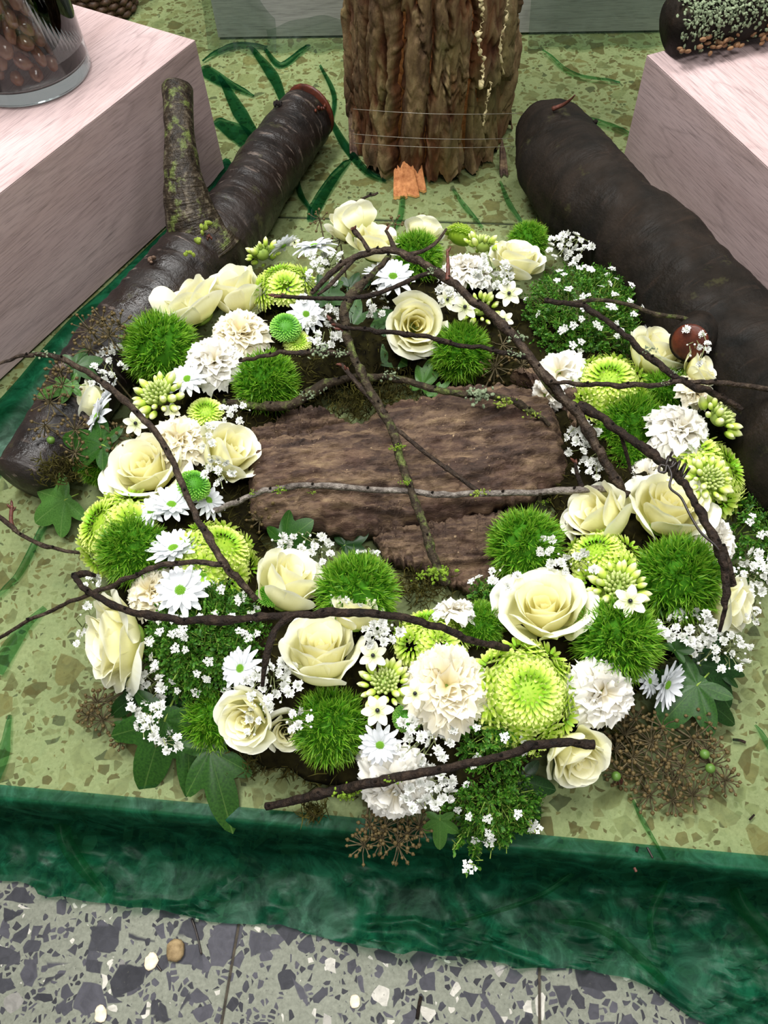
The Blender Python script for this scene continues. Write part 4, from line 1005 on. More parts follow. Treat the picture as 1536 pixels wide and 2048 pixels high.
# ------------------------------------------------------------------ lime pompons
G_M = 'lime green pompon chrysanthemums'
MUMS = [
    (556, 545, 54, 0, (0, .05, 0), .085, 5, 'lime pompon chrysanthemum at upper left below white daisies'),
    (198, 1045, 78, 1, (-.1, .1, 0), .070, 7, 'lime pompon chrysanthemum at far left below the wide open rose'),
    (448, 1090, 74, 0, (.1, .0, 0), .075, 7, 'lime pompon chrysanthemum under the left arching twig'),
    (1218, 755, 70, 1, (0, 0, 0), .080, 7, 'lime pompon chrysanthemum crossed by a twig at upper right'),
    (1455, 935, 78, 0, (.15, .05, 0), .070, 7, 'lime pompon chrysanthemum at the right edge'),
    (1192, 1100, 68, 1, (0, .15, 0), .076, 6, 'lime pompon chrysanthemum dotted with baby breath above the biggest rose'),
    (1060, 1382, 94, 0, (0, -.05, 0), .092, 8, 'largest lime pompon chrysanthemum at lower right'),
    (855, 1245, 66, 1, (0, .1, 0), .068, 6, 'lime pompon chrysanthemum crossed by the long dark twig'),
    (926, 462, 30, 0, (0, -.4, 0), .066, 0, 'small lime chrysanthemum at the very top of the wreath'),
    (412, 822, 32, 1, (0, 0, 0), .060, 0, 'small lime chrysanthemum left of the slender rose'),
    (596, 682, 24, 1, (.1, -.1, 0), .060, 0, 'tiny lime chrysanthemum right of the creamy carnation')]
for px, py, r, v, ti, z, ns, lb in MUMS:
    root, p, n, rr = place('pompon_chrysanthemum', lb, 'chrysanthemum', [], px, py, r*1.10, px*.7, ti, z, G_M, .35)
    sc = .70 if ns else 1.0
    obj('florets', MUM1[v], root, Matrix.Translation((0, 0, .12 if ns else 0))@Matrix.Scale(sc, 4), 'stuff'); obj('core', MUMCORE, root, Matrix.Translation((0, 0, .08 if ns else 0))@Matrix.Scale(sc*.97, 4))
    for k in range(ns):
        a = 2*PI*k/ns+.3; d = Vector((math.cos(a)*.80, math.sin(a)*.80, .5)); q = d.to_track_quat('Z', 'Y').to_matrix().to_4x4()
        obj('side_blossom', MUMSIDE[k % 2], root, Matrix.Translation((math.cos(a)*.64, math.sin(a)*.64, -.10))@q@Matrix.Scale(.50, 4), 'stuff')
for px, py, r, z, lb in [(572, 650, 30, .078, 'dark green button chrysanthemum beside the creamy carnation'), (391, 965, 32, .095, 'dark green button chrysanthemum beside the wide open left rose'),
                         (815, 1435, 28, .070, 'green button chrysanthemum below the biggest carnation'), (538, 1188, 24, .070, 'green button chrysanthemum at the end of the left arching twig')]:
    place('button_chrysanthemum', lb, 'chrysanthemum', [('florets', BUTTON, 'stuff'), ('core', BUTCORE, None)], px, py, r, px*.3, (.1, -.1, 0), z, 'green button chrysanthemums', .35)
# ------------------------------------------------------------------ daisies
G_D = 'white daisies in the wreath'
for px, py, r, kd, ti, z, lb in [
    (628, 490, 42, 'b', (.1, -.3, 0), .085, 'white daisy left of the rose pair at the top of the wreath'),
    (566, 490, 30, 'a', (-.1, -.2, 0), .075, 'small white daisy above the upper left lime pompon'),
    (786, 552, 40, 'a', (.05, -.25, 0), .085, 'white daisy with a green eye under the arching twig at the back'),
    (760, 540, 32, 'c', (-.2, .1, 0), .07, 'white daisy half hidden behind the green eyed one at the back'),
    (612, 628, 34, 'b', (.1, -.3, 0), .075, 'white daisy among baby breath right of the upper left lime pompon'),
    (192, 835, 50, 'b', (-.35, -.15, 0), .080, 'shaggy white daisy lowest of those at far left'),
    (212, 795, 36, 'c', (-.2, .1, 0), .075, 'white daisy above the shaggy one at far left'),
    (374, 757, 38, 'a', (0, -.1, 0), .085, 'white daisy below the upper left green ball'),
    (446, 690, 34, 'b', (.3, .2, 0), .075, 'white daisy tucked behind the pure white carnation'),
    (343, 1008, 44, 'c', (.1, .2, 0), .085, 'white daisy at the foot of the wide open left rose'),
    (302, 1022, 36, 'a', (-.1, .1, 0), .080, 'smaller white daisy left of the one under the open rose'),
    (418, 1000, 36, 'b', (.3, -.1, 0), .070, 'white daisy behind the left arching twig'),
    (346, 1095, 48, 'c', (-.1, .35, 0), .085, 'white daisy right of the left green ball above a twig'),
    (405, 1148, 44, 'a', (.15, -.05, 0), .075, 'white daisy behind the large green eyed daisy at lower left'),
    (360, 1180, 52, 'a', (0, -.12, 0), .100, 'large white daisy with a green eye at lower left'),
    (480, 1337, 42, 'b', (-.25, -.1, 0), .085, 'white daisy left of the large curled rose'),
    (760, 1490, 40, 'a', (0, -.25, 0), .080, 'white daisy with a green eye at the front middle'),
    (1336, 1370, 46, 'c', (.5, -.5, 0), .055, 'white daisy seen from the side at the lower right'),
    (1300, 1362, 30, 'b', (.4, .1, 0), .05, 'white daisy partly hidden behind the lower right one')]:
    place('daisy', lb, 'daisy', DAISY[kd], px, py, r*1.2, px*.37, ti, z, G_D, .12)
# ------------------------------------------------------------------ bristly green balls
G_B = 'bristly green dianthus balls'
for k, (px, py, r, z, lb) in enumerate([
    (316, 693, 74, .075, 'bristly green ball at upper left below the pink tipped rose'),
    (535, 765, 66, .060, 'bristly green ball at upper left on the inner edge of the wreath'),
    (832, 512, 54, .065, 'bristly green ball right of the rose pair at the top'),
    (920, 705, 60, .055, 'bristly green ball at the back on the inner edge of the wreath'),
    (1262, 850, 72, .055, 'dark bristly green ball right of the arching twig'),
    (1335, 785, 52, .060, 'bristly green ball below the upper right rose'),
    (1255, 905, 50, .045, 'low bristly green ball behind the twig at right'),
    (262, 1098, 70, .072, 'bristly green ball at left beside the far left lime pompon'),
    (716, 1180, 82, .070, 'bristly green ball below the bark slab'),
    (1046, 1088, 76, .070, 'bristly green ball at the right front corner of the bark slab'),
    (1362, 1155, 88, .075, 'largest bristly green ball at right'),
    (1236, 1278, 86, .080, 'bristly green ball right of the biggest rose'),
    (660, 1452, 78, .055, 'bristly green ball at the front left of the middle'),
    (428, 1440, 68, .030, 'bristly green ball at the front left behind a cream rose'),
    (962, 1245, 46, .060, 'small bristly green ball left of the biggest rose'),
    (198, 925, 46, .045, 'small bristly green ball at far left'),
    (1058, 480, 40, .050, 'small bristly green ball behind the rose at top right'),
    (555, 1150, 26, .05, 'tiny bristly green ball behind the upright rose')]):
    place('dianthus_ball', lb, 'flower', BALL[k % 3], px, py, r*1.12, k*1.1, (0, 0, 0), z, G_B, .1)
# ------------------------------------------------------------------ star flowers
mb = MB(); ellipsoid(mb, (0, 0, .05), (.40, .40, .34), 12, 8, None, (0, .3, 0)); STARCORE = mb.mesh('star_core', MAT['ornscale'])
def star_head(px, py, r, z, stars, lb, ti=(0, 0, 0), nb=26, nsc=44, spin=0):
    root, p, n, rr = place('star_flower_stalk', lb, 'flower', [], px, py, r, spin, ti, z, 'green budded star flowers', .3)
    for i in range(nsc):     # tight bracts in the middle
        u = (i+.5)/nsc; th = .05+1.15*math.sqrt(u); a = i*2.39996
        d = Vector((math.sin(th)*math.cos(a), math.sin(th)*math.sin(a), math.cos(th)))
        obj('bract', ORNTIGHT, root, Matrix.Translation(Vector((d.x*.52, d.y*.52, d.z*.48)))@(d+Vector((0, 0, .9))).to_track_quat('Z', 'Y').to_matrix().to_4x4()@Matrix.Scale(.13+.07*u, 4))
    obj('core', STARCORE, root)
    for i in range(nb):
        u = i/nb; th = 1.0+.8*u; a = i*2.39996+.5; d = Vector((math.sin(th)*math.cos(a), math.sin(th)*math.sin(a), math.cos(th)*.9))
        s = .25+.06*math.sin(i*3.3)
        obj('bud', ORNBUD, root, Matrix.Translation(d*(.80+.14*u))@(d+Vector((0, 0, .35))).to_track_quat('Z', 'Y').to_matrix().to_4x4()@Matrix.Scale(s, 4))
    inv = root.matrix_world.inverted()
    for (sx, sy, sr, sz) in stars:
        q = P(sx, sy, sz); nn = unit(tocam(q)*.8+n*.5); fo = obj('open_flower', OVARY, root); fo.matrix_local = inv@frame(q, nn, S(sr, q), sx)
        for k in range(6): obj('petal', STARPETAL, fo, Matrix.Rotation(k*PI/3+.05*math.sin(k*4), 4, 'Z'))
star_head(312, 783, 52, .088, [(272, 848, 26, .088), (345, 822, 18, .08)], 'star flower buds at left above the creamy white carnation')
star_head(770, 1362, 50, .088, [(755, 1422, 33, .095), (746, 1312, 30, .10), (830, 1388, 30, .105)], 'star flower with three white stars left of the biggest carnation')
star_head(1240, 1172, 56, .092, [(1260, 1203, 34, .11)], 'star flower with one white star above the right green balls', (0, -.05, 0), 26)
star_head(1425, 955, 46, .098, [(1345, 955, 14, .09)], 'star flower buds in front of the right lime pompon', (-.1, -.1, 0))
star_head(1448, 828, 48, .100, [], 'closed star flower bud head by the right log', (.2, .25, 0), 20)
star_head(968, 482, 38, .078, [], 'closed star flower bud head at the top beside the white carnation', (.1, .2, 0), 14)
star_head(522, 502, 34, .070, [(590, 486, 12, .075)], 'closed star flower bud head above the upper left lime pompon', (-.1, .3, 0), 14)
star_head(960, 612, 38, .070, [(1018, 588, 27, .09), (930, 615, 28, .09), (895, 600, 22, .085), (1008, 640, 20, .075)], 'star flower with white stars under the arching twig at the back', (0, 0, 0), 20, 10)
star_head(592, 655, 24, .062, [], 'small star flower bud head beside the dark green button', (.1, 0, 0), 12, 10)
# ------------------------------------------------------------------ gypsophila
rgb = np.random.default_rng(21)
def baby(cx, cy, rx, ry, n, z, lb, size=11, root_px=None, sp=.03):
    o, nn = ring_at(*(root_px or (cx, cy)), max(.02, z-.055)); root = empty('gypsophila_sprig', lb, 'flower', Matrix.Translation(Vector(o)), 'white baby breath sprigs')
    st = MB(); k = 0; got = []
    while len(got) < n and k < 4000:
        k += 1; a = rgb.uniform(0, 6.28); r = math.sqrt(rgb.uniform()); x, y = cx+rx*r*math.cos(a), cy+ry*r*math.sin(a)
        if all((x-g[0])**2+(y-g[1])**2 > (size*1.15)**2 for g in got): got.append((x, y))
    for x, y in got:
        q = P(x, y, z+rgb.uniform(-.35, .6)*sp); d = unit(tocam(q)*.7+UP*.4+rgb.normal(0, .45, 3)); s = S(size*rgb.uniform(.75, 1.15), q)
        bud = rgb.uniform() < .22
        obj('blossom' if not bud else 'bud', BABYBUD if bud else BABY[rgb.integers(0, 4)], root, frame(q-o-d*s*.3, d, s*(.55 if bud else 1), rgb.uniform(0, 6.28)))
        mid = (q-o)*.55+np.array([0, 0, .006])+rgb.normal(0, .004, 3)
        tube(st, [np.zeros(3), mid, q-o-d*s*.3], [.0006, .0005, .0004], 4, None, False)
    obj('stems', st.mesh('stems', MAT['babystem']), root)
for a in [
    (655, 535, 48, 36, 14, .080, 'baby breath below the white daisy at the top left of the wreath'), (605, 578, 26, 26, 6, .075, 'baby breath right of the upper left lime pompon'),
    (650, 650, 42, 44, 16, .072, 'baby breath around the stem left of the large ivy leaf', 12), (745, 610, 40, 38, 12, .060, 'baby breath left of the inward facing rose', 10),
    (222, 725, 44, 38, 17, .075, 'baby breath left of the upper left green ball', 10), (205, 770, 30, 20, 6, .07, 'baby breath above the far left daisies', 10),
    (985, 540, 40, 34, 16, .095, 'baby breath spilling over the white carnation at the top'), (900, 590, 26, 24, 6, .08, 'baby breath below the top white carnation'),
    (1140, 492, 46, 30, 24, .085, 'baby breath behind the rose at top right', 9), (1160, 880, 42, 34, 11, .075, 'baby breath by the right end of the bark slab', 12),
    (1180, 940, 36, 22, 9, .07, 'baby breath under the arching twig at the right end of the slab', 11), (470, 825, 30, 26, 8, .075, 'baby breath above the slender rose', 10),
    (435, 940, 32, 40, 14, .088, 'baby breath left of the slender rose', 10), (410, 865, 20, 30, 6, .085, 'baby breath right of the creamy white carnation', 9),
    (600, 1088, 62, 22, 18, .065, 'baby breath in front of the bark slab at left', 11), (640, 1110, 30, 20, 5, .06, 'baby breath above the green ball below the slab', 9),
    (1145, 1128, 46, 26, 13, .095, 'baby breath over the pompon above the biggest rose', 12), (1015, 1150, 40, 24, 6, .08, 'baby breath left of the biggest rose', 12), (1090, 1095, 24, 22, 4, .085, 'baby breath beside the corner green ball', 12),
    (1375, 1250, 58, 32, 17, .075, 'baby breath below the largest right green ball', 14), (1440, 1300, 62, 46, 26, .055, 'baby breath at the right rim above the dark ivy leaves', 12),
    (1500, 1150, 40, 50, 20, .060, 'baby breath at the right edge beside the pale rose', 12), (1505, 1225, 26, 24, 6, .05, 'baby breath lowest at the right edge', 11),
    (295, 1410, 38, 72, 24, .055, 'baby breath hanging below the drooping rose at lower left', 12), (335, 1480, 26, 22, 6, .04, 'baby breath tip over the left ivy leaves', 12), (545, 1365, 54, 56, 24, .095, 'baby breath over the front left roses', 13),
    (510, 1440, 26, 34, 7, .095, 'baby breath over the face of the front left rose', 11), (595, 1440, 36, 30, 8, .085, 'baby breath left of the front green ball', 12),
    (850, 1475, 60, 54, 26, .075, 'baby breath below the biggest carnation', 14), (850, 1575, 62, 44, 24, .060, 'baby breath beside the lowest carnation', 14), (765, 1270, 44, 22, 11, .098, 'baby breath right of the curled rose', 13),
    (690, 1205, 36, 24, 4, .098, 'baby breath on the green ball below the slab', 9), (165, 1255, 22, 50, 6, .06, 'baby breath left of the drooping rose', 10), (180, 1160, 26, 12, 5, .06, 'baby breath under the bent twig at left', 9),
    (1392, 690, 34, 40, 10, .130, 'baby breath in front of the sawn stub', 10), (1395, 880, 18, 16, 3, .08, 'baby breath between carnation and pompon at right', 8), (730, 1110, 30, 22, 4, .05, 'baby breath in the hollow right of the left ivy leaf', 7)]: baby(*a)
# ------------------------------------------------------------------ fine leaved cushions with tiny white flowers
def cushion(cx, cy, rx, ry, z, nleaf, nclus, lb, seed, trail=()):
    rg = np.random.default_rng(seed); p, n = ring_at(cx, cy, z); sx, sy = S(rx, p), S(ry, p)*1.12; h = .042
    root = empty('fine_leaved_cushion', lb, 'plant', Matrix.Translation(Vector(p-UP*.03)), 'fine leaved cushion plants'); mb = MB(); st = MB(); tips = []
    n = unit(n*.6+tocam(p)*.5); B = basis(n); B[:, 0] = unit(np.array([1, 0, 0])-n*n[0]); B[:, 1] = np.cross(n, B[:, 0])
    def leafspray(q, d, ln):
        s0 = unit(np.cross(d, rg.normal(size=3))); v = rg.uniform(0, .9)
        tube(st, [q-d*ln*1.1, q], [.0006, .0004], 3, None, False)
        for k in range(9):
            t = k/8; c = q+d*ln*(t-.5)*1.1; sd = s0*(1 if k % 2 else -1); e = unit(sd*1.1+d*.8+rg.normal(0, .35, 3)); w = np.cross(e, d); w = unit(w)*.0011; l = .0055*rg.uniform(.7, 1.3)*(1.15-t*.5)
            mb.add([c, c+e*l*.55+w, c+e*l, c+e*l*.55-w], [(0, 1, 2, 3)], [(0, .2, v), (0, .6, v), (0, 1, v), (0, .6, v)])
    for i in range(nleaf):
        a = rg.uniform(0, 6.28); r = math.sqrt(rg.uniform()); lv = rg.uniform(.35, 1.05)
        loc = np.array([sx*r*math.cos(a), sy*r*math.sin(a), h*math.sqrt(max(0, 1-r*r))*lv]); loc = loc+rg.normal(0, .002, 3)
        d = unit(np.array([loc[0]/sx*.9, loc[1]/sy*.9, .75])+rg.normal(0, .35, 3))
        leafspray(B@loc+UP*.012, B@d, rg.uniform(.006, .012))
    for i in range(nclus):
        a = rg.uniform(0, 6.28); r = math.sqrt(rg.uniform())*1.02
        loc = np.array([sx*r*math.cos(a), sy*r*math.sin(a), h*math.sqrt(max(0, 1-min(1, r*r)))+.004+.008*rg.uniform()]); d = unit(np.array([loc[0]/sx*.6, loc[1]/sy*.6, 1])+rg.normal(0, .25, 3)); q = B@loc+UP*.012; D = B@d
        tube(st, [q-D*.03, q], [.0007, .0005], 4, None, False); obj('flower_head', CLUS[i % 3], root, frame(q, D, rg.uniform(.0035, .0062), a))
    for (x, y, zz, hd) in trail:
        q = P(x, y, zz)-(p-UP*.03); c = catmull([np.array([0, 0, .02]), q*.55+UP*.012, q], 8); tube(st, c, np.linspace(.0009, .0006, len(c)), 5, None, False)
        for k in range(6, len(c)): leafspray(c[k]+rg.normal(0, .002, 3), unit(c[k]-c[k-1]+rg.normal(0, .4, 3)), .006)
        if hd: obj('flower_head', CLUS[0], root, frame(q, tocam(P(x, y, zz)), .0075, x))
    obj('leaflets', mb.mesh('leaflets', MAT['alyleaf'], False), root, None, 'stuff'); obj('stems', st.mesh('stems', MAT['alystem']), root, None, 'stuff')
cushion(1172, 618, 124, 104, .066, 1000, 46, 'cushion of fine green leaves with tiny white flowers at upper right', 3)
cushion(1235, 560, 55, 45, .055, 150, 12, 'smaller leafy sprig with tiny white flowers beside the thick log', 13)
cushion(408, 1272, 118, 104, .066, 1000, 46, 'cushion of fine green leaves with tiny white flowers at lower left', 4)
cushion(985, 1590, 96, 62, .022, 300, 12, 'loose feathery greenery spilling over the front edge', 5, [(938, 1735, .004, 1), (975, 1680, .01, 1), (905, 1700, .01, 0), (1000, 1690, .008, 0), (1070, 1655, .01, 1), (985, 1700, .006, 0)])
cushion(985, 1470, 66, 60, .055, 240, 6, 'feathery green tuft left of the largest lime pompon', 6)
cushion(1512, 1060, 60, 74, .040, 260, 16, 'feathery green tuft at the right edge', 7)
cushion(985, 1200, 30, 26, .050, 60, 2, 'small feathery tuft beside the dark bark piece', 8)
# ------------------------------------------------------------------ ivy leaves
def ivy_mesh(name, lobes, mat):
    """lobes: (angle from the tip axis, length); polar leaf with ribs along the lobes"""
    rows = []; m = 72; na = 7
    ang = np.linspace(-PI, PI, m, endpoint=False); rad = np.zeros(m); rib = np.zeros(m)
    for a, l, w in lobes:
        d = (ang-a+PI) % (2*PI)-PI; rad = np.maximum(rad, l*np.exp(-(np.abs(d)/w)**1.45)); rib = np.maximum(rib, (np.abs(d) < .05).astype(float))
    rad = np.maximum(rad, .17); V = [(0, 0, 0)]; T = [(0, 0, 1)]; F = []
    for k in range(m):
        for j in range(1, na+1):
            r = rad[k]*j/na; x = r*math.sin(ang[k]); y = r*math.cos(ang[k])
            V.append((x, y, .06*math.cos(ang[k]*3)*r-.22*r*r+.05*abs(x)+.03*math.sin(7*ang[k])*r)); T.append((x, y, rib[k]))
    for k in range(m):
        a, b = 1+k*na, 1+((k+1) % m)*na; F.append((0, b, a))
        for j in range(na-1): F.append((a+j, b+j, b+j+1, a+j+1))
    return MB().add(V, F, T).mesh(name, MAT[mat])
LB = {'lobed': [(0, 1.0, .66), (.95, .78, .62), (-.95, .78, .62), (2.0, .54, .62), (-2.0, .54, .62)], 'long': [(0, 1.0, .50), (.75, .60, .55), (-.75, .60, .55), (2.0, .40, .6), (-2.0, .40, .6)], 'round': [(0, 1.0, .75), (.8, .85, .7), (-.8, .85, .7), (1.9, .66, .7), (-1.9, .66, .7)]}
IV = {(s, m): ivy_mesh('ivy_blade', LB[s], m) for s in LB for m in ('ivy', 'ivy_light', 'ivy_dark')}
def ivy(bx, by, tx, ty, z0, z1, shape, mat, lb, wide=1.0, roll=0.0):
    a, b = P(bx, by, z0), P(tx, ty, z1); y = unit(b-a); L = np.linalg.norm(b-a)
    nz = unit(tocam(a)*.6+UP*.6+np.array([roll, 0, 0])); x = unit(np.cross(y, nz)); z = np.cross(x, y)
    M4 = Matrix([[x[i]*L*wide, y[i]*L, z[i]*L, a[i]] for i in range(3)]+[[0, 0, 0, 1]])
    r = empty('ivy_leaf', lb, 'leaf', M4, 'ivy leaves of the wreath'); obj('blade', IV[(shape, mat)], r)
    mb = MB(); tube(mb, [(0, .02, 0), (0, -.12, -.03), (0, -.30, -.14)], [.018, .016, .014], 5); obj('leaf_stalk', mb.mesh('leaf_stalk', MAT['alystem']), r)
for a in [
    (700, 660, 812, 722, .050, .045, 'lobed', 'ivy', 'large dark ivy leaf inside the back of the wreath', 1.05), (640, 585, 700, 600, .062, .058, 'round', 'ivy', 'ivy leaf behind the thin twig at upper middle'),
    (700, 575, 742, 560, .055, .06, 'round', 'ivy_dark', 'dark ivy leaf behind the twig crossing at the back'), (845, 770, 862, 715, .03, .05, 'round', 'ivy_light', 'light green leaf below the inward facing rose', .7),
    (870, 790, 900, 760, .03, .04, 'round', 'ivy_light', 'small leaf at the back rim of the bark slab', .6), (150, 735, 205, 715, .09, .09, 'round', 'ivy', 'ivy leaf left of the baby breath at upper left'), (145, 772, 68, 790, .09, .088, 'long', 'ivy_light', 'pale ivy leaf at far left above the seed heads', .9),
    (205, 890, 115, 866, .085, .08, 'lobed', 'ivy', 'ivy leaf under the far left daisies', .9), (130, 1000, 62, 1045, .035, .02, 'round', 'ivy_light', 'rounded ivy leaf lying at far left by the lime pompon', 1.1),
    (570, 1085, 622, 1040, .040, .060, 'round', 'ivy', 'ivy leaf leaning on the front left of the bark slab', 1.1), (690, 1090, 735, 1065, .02, .03, 'round', 'ivy_dark', 'dark leaf in the hollow below the bark slab'),
    (330, 1440, 278, 1595, .040, .006, 'lobed', 'ivy', 'ivy leaf pointing down at front left, leftmost of three', .95), (375, 1440, 378, 1608, .035, .006, 'long', 'ivy', 'narrow ivy leaf pointing down at front left, middle of three', .8), (420, 1500, 465, 1672, .030, .004, 'long', 'ivy', 'ivy leaf hanging to the platform edge, rightmost of three at front left', .95),
    (280, 1385, 210, 1435, .045, .02, 'long', 'ivy_dark', 'dark ivy leaf below the drooping rose'), (350, 1400, 300, 1455, .03, .02, 'lobed', 'ivy_dark', 'dark ivy leaf behind the hanging baby breath'), (255, 1450, 222, 1448, .02, .02, 'lobed', 'ivy', 'small ivy leaf beside the lower left seed heads'),
    (1350, 1300, 1375, 1270, .06, .07, 'round', 'ivy', 'ivy leaf under the baby breath at lower right', 1.2), (1395, 1370, 1310, 1460, .045, .03, 'lobed', 'ivy', 'ivy leaf with a sharp lobe below the lower right daisy', 1.05), (1400, 1330, 1468, 1420, .04, .02, 'round', 'ivy_dark', 'very dark rounded ivy leaf at the lower right rim', 1.0), (1410, 1400, 1482, 1452, .035, .012, 'long', 'ivy_dark', 'shiny dark ivy leaf pointing right over the seed heads', 1.0),
    (1440, 1340, 1465, 1300, .03, .02, 'round', 'ivy_dark', 'dark ivy leaf beside the right rim baby breath'), (880, 1640, 880, 1705, .02, .004, 'lobed', 'ivy_light', 'pale ivy leaf over the front edge of the platform', .9), (1040, 1560, 1075, 1660, .02, .004, 'lobed', 'ivy_dark', 'dark ivy leaf under the feathery greenery at the front'), (940, 1640, 960, 1720, .015, .002, 'long', 'ivy', 'ivy leaf tip under the trailing tiny flowers'),
    (1265, 610, 1290, 560, .05, .075, 'long', 'ivy_light', 'pointed leaf standing against the thick log', .7), (1330, 745, 1365, 745, .06, .07, 'long', 'ivy_light', 'light green leaf below the upper right rose', .8), (1000, 1320, 985, 1290, .05, .05, 'round', 'ivy_dark', 'dark leaf between the biggest carnation and the biggest rose', 1.2)]: ivy(*a)
# ------------------------------------------------------------------ dry ivy seed heads
mb = MB(); ellipsoid(mb, (0, 0, 0), (1, 1, .9), 7, 5); v = mb.V[0]; ellipsoid(mb, (0, 0, .95), (.38, .38, .25), 6, 4); BERRY = mb.mesh('seed_capsule', MAT['berry'])
mb = MB(); ellipsoid(mb, (0, 0, 0), (1, 1, 1), 10, 8); BERRYG = mb.mesh('green_berry', MAT['berry_green'])
rgu = np.random.default_rng(31)
def umbel(px, py, rpx, z, lb, group, green=0, down=False, nr=17):
    c = P(px, py, z); r = S(rpx, c); n = unit(tocam(c)*.6+UP*.3+rgu.normal(0, .45, 3)); B = basis(n)
    root = empty('ivy_seed_head', lb, 'seed head', Matrix.Translation(Vector(c)), group); mb = MB()
    foot = np.array([RC[0]-c[0], RC[1]-c[1], 0]); foot = unit(foot)*.035-UP*(z-.012)
    tube(mb, [np.zeros(3), foot*.5+UP*.002, foot], [.0009, .001, .0012], 5, None, False)
    for i in range(nr):
        th = math.acos(1-(i+.5)/nr*1.25); a = i*2.39996; d = B@np.array([math.sin(th)*math.cos(a), math.sin(th)*math.sin(a), math.cos(th)]); l = r*rgu.uniform(.85, 1.1)
        if c[2]+d[2]*l < .003 and py < 1640: d[2] = (.003-c[2])/l
        tube(mb, [d*.001, d*l*.5+rgu.normal(0, .0006, 3), d*l], [.0006, .0005, .0007], 4, None, False)
        g = i < green
        obj('berry' if g else 'capsule', BERRYG if g else BERRY, root, frame(d*l, d, .0042 if g else rgu.uniform(.0014, .0020)))
    obj('rays', mb.mesh('rays', MAT['ray']), root)
def umbels(lst, lb, group, nr=17):
    for k, (x, y, r, z, *g) in enumerate(lst): umbel(x, y, r, z, lb[k] if isinstance(lb, list) else lb, group, g[0] if g else 0, nr=nr)
umbels([(1302, 1485, 42, .030), (1385, 1478, 44, .030, 1), (1288, 1548, 40, .018), (1345, 1560, 44, .020), (1425, 1530, 42, .022, 1), (1250, 1470, 36, .03), (1400, 1440, 34, .03), (1240, 1545, 34, .015, 1), (1385, 1590, 36, .012), (1300, 1590, 36, .012), (1450, 1560, 30, .012), (1330, 1520, 40, .028), (1265, 1515, 38, .026), (1365, 1535, 38, .026), (1325, 1455, 34, .034), (1270, 1440, 30, .034), (1415, 1500, 34, .026), (1345, 1600, 32, .010), (1230, 1500, 30, .024)], 'dry brown seed head in the big clump at lower right', 'seed heads in the lower right clump')
umbels([(180, 660, 36, .100), (218, 672, 34, .10), (180, 700, 36, .095), (240, 650, 28, .10), (205, 640, 28, .10)], ['dry brown seed head against the forked log, in the middle of that clump', 'dry brown seed head against the forked log, nearest the baby breath', 'dry brown seed head against the forked log, lowest of that clump', 'dry brown seed head against the forked log, rightmost of that clump', 'dry brown seed head against the forked log, topmost of that clump'], 'seed heads by the forked log')
umbels([(100, 805, 36, .090), (125, 770, 34, .09), (90, 850, 32, .085, 1), (150, 860, 30, .085), (235, 875, 34, .08), (120, 745, 28, .09), (225, 905, 28, .075), (150, 905, 28, .08)], ['dry brown seed head at far left just below the pale ivy leaf', 'dry brown seed head at far left overlapping the pale ivy leaf', 'dry brown seed head at far left with a green berry', 'dry brown seed head at far left on the ivy leaf under the daisies', 'dry brown seed head right of the shaggy far left daisy', 'dry brown seed head at far left just under the curved twig', 'dry brown seed head behind the small far left green ball', 'dry brown seed head at far left over the moss on the log'], 'seed heads in the far left clump')
umbels([(728, 1690, 34, .010), (795, 1690, 38, .010), (770, 1655, 32, .014), (840, 1655, 34, .012), (740, 1650, 26, .014), (815, 1670, 30, .012), (760, 1680, 30, .010)], ['leftmost dry seed head hanging over the front edge of the platform', 'lowest middle dry seed head hanging over the front edge', 'dry seed head directly under the lowest carnation', 'rightmost dry seed head at the front edge beside the pale ivy leaf', 'upper left dry seed head at the front edge under the carnation', 'dry seed head at the front edge just left of the pale ivy leaf', 'dry seed head at the front edge between the leftmost and the lowest'], 'seed heads at the front edge')
umbels([(195, 1405, 30, .020), (205, 1440, 30, .016), (240, 1478, 20, .012, 1), (178, 1430, 22, .014)], ['dry brown seed head right under the tip of the drooping rose', 'dry brown seed head in the middle of the lower left clump', 'small dry seed head with a green berry at lower left', 'dry brown seed head leftmost in the lower left clump'], 'seed heads at lower left')
umbels([(1005, 690, 34, .055), (990, 735, 34, .05), (1045, 730, 30, .05)], ['dry brown seed head at the back, nearest the star flower under the arching twig', 'dry brown seed head at the back, lowest and closest to the inner green ball', 'dry brown seed head at the back, rightmost under the arching twig'], 'seed heads at the back')
umbels([(640, 440, 22, .06), (680, 480, 18, .06), (790, 450, 18, .07)], ['thin dry seed head left of the rose pair at the top', 'thin dry seed head just below the rose pair at the top', 'thin dry seed head right of the rose pair at the top'], 'seed heads at the top', 10)
umbels([(545, 1010, 30, .04), (520, 1040, 26, .035)], ['dry seed head on the left end of the bark slab, upper of two', 'dry seed head on the left end of the bark slab, lower of two'], 'seed heads at the slab')

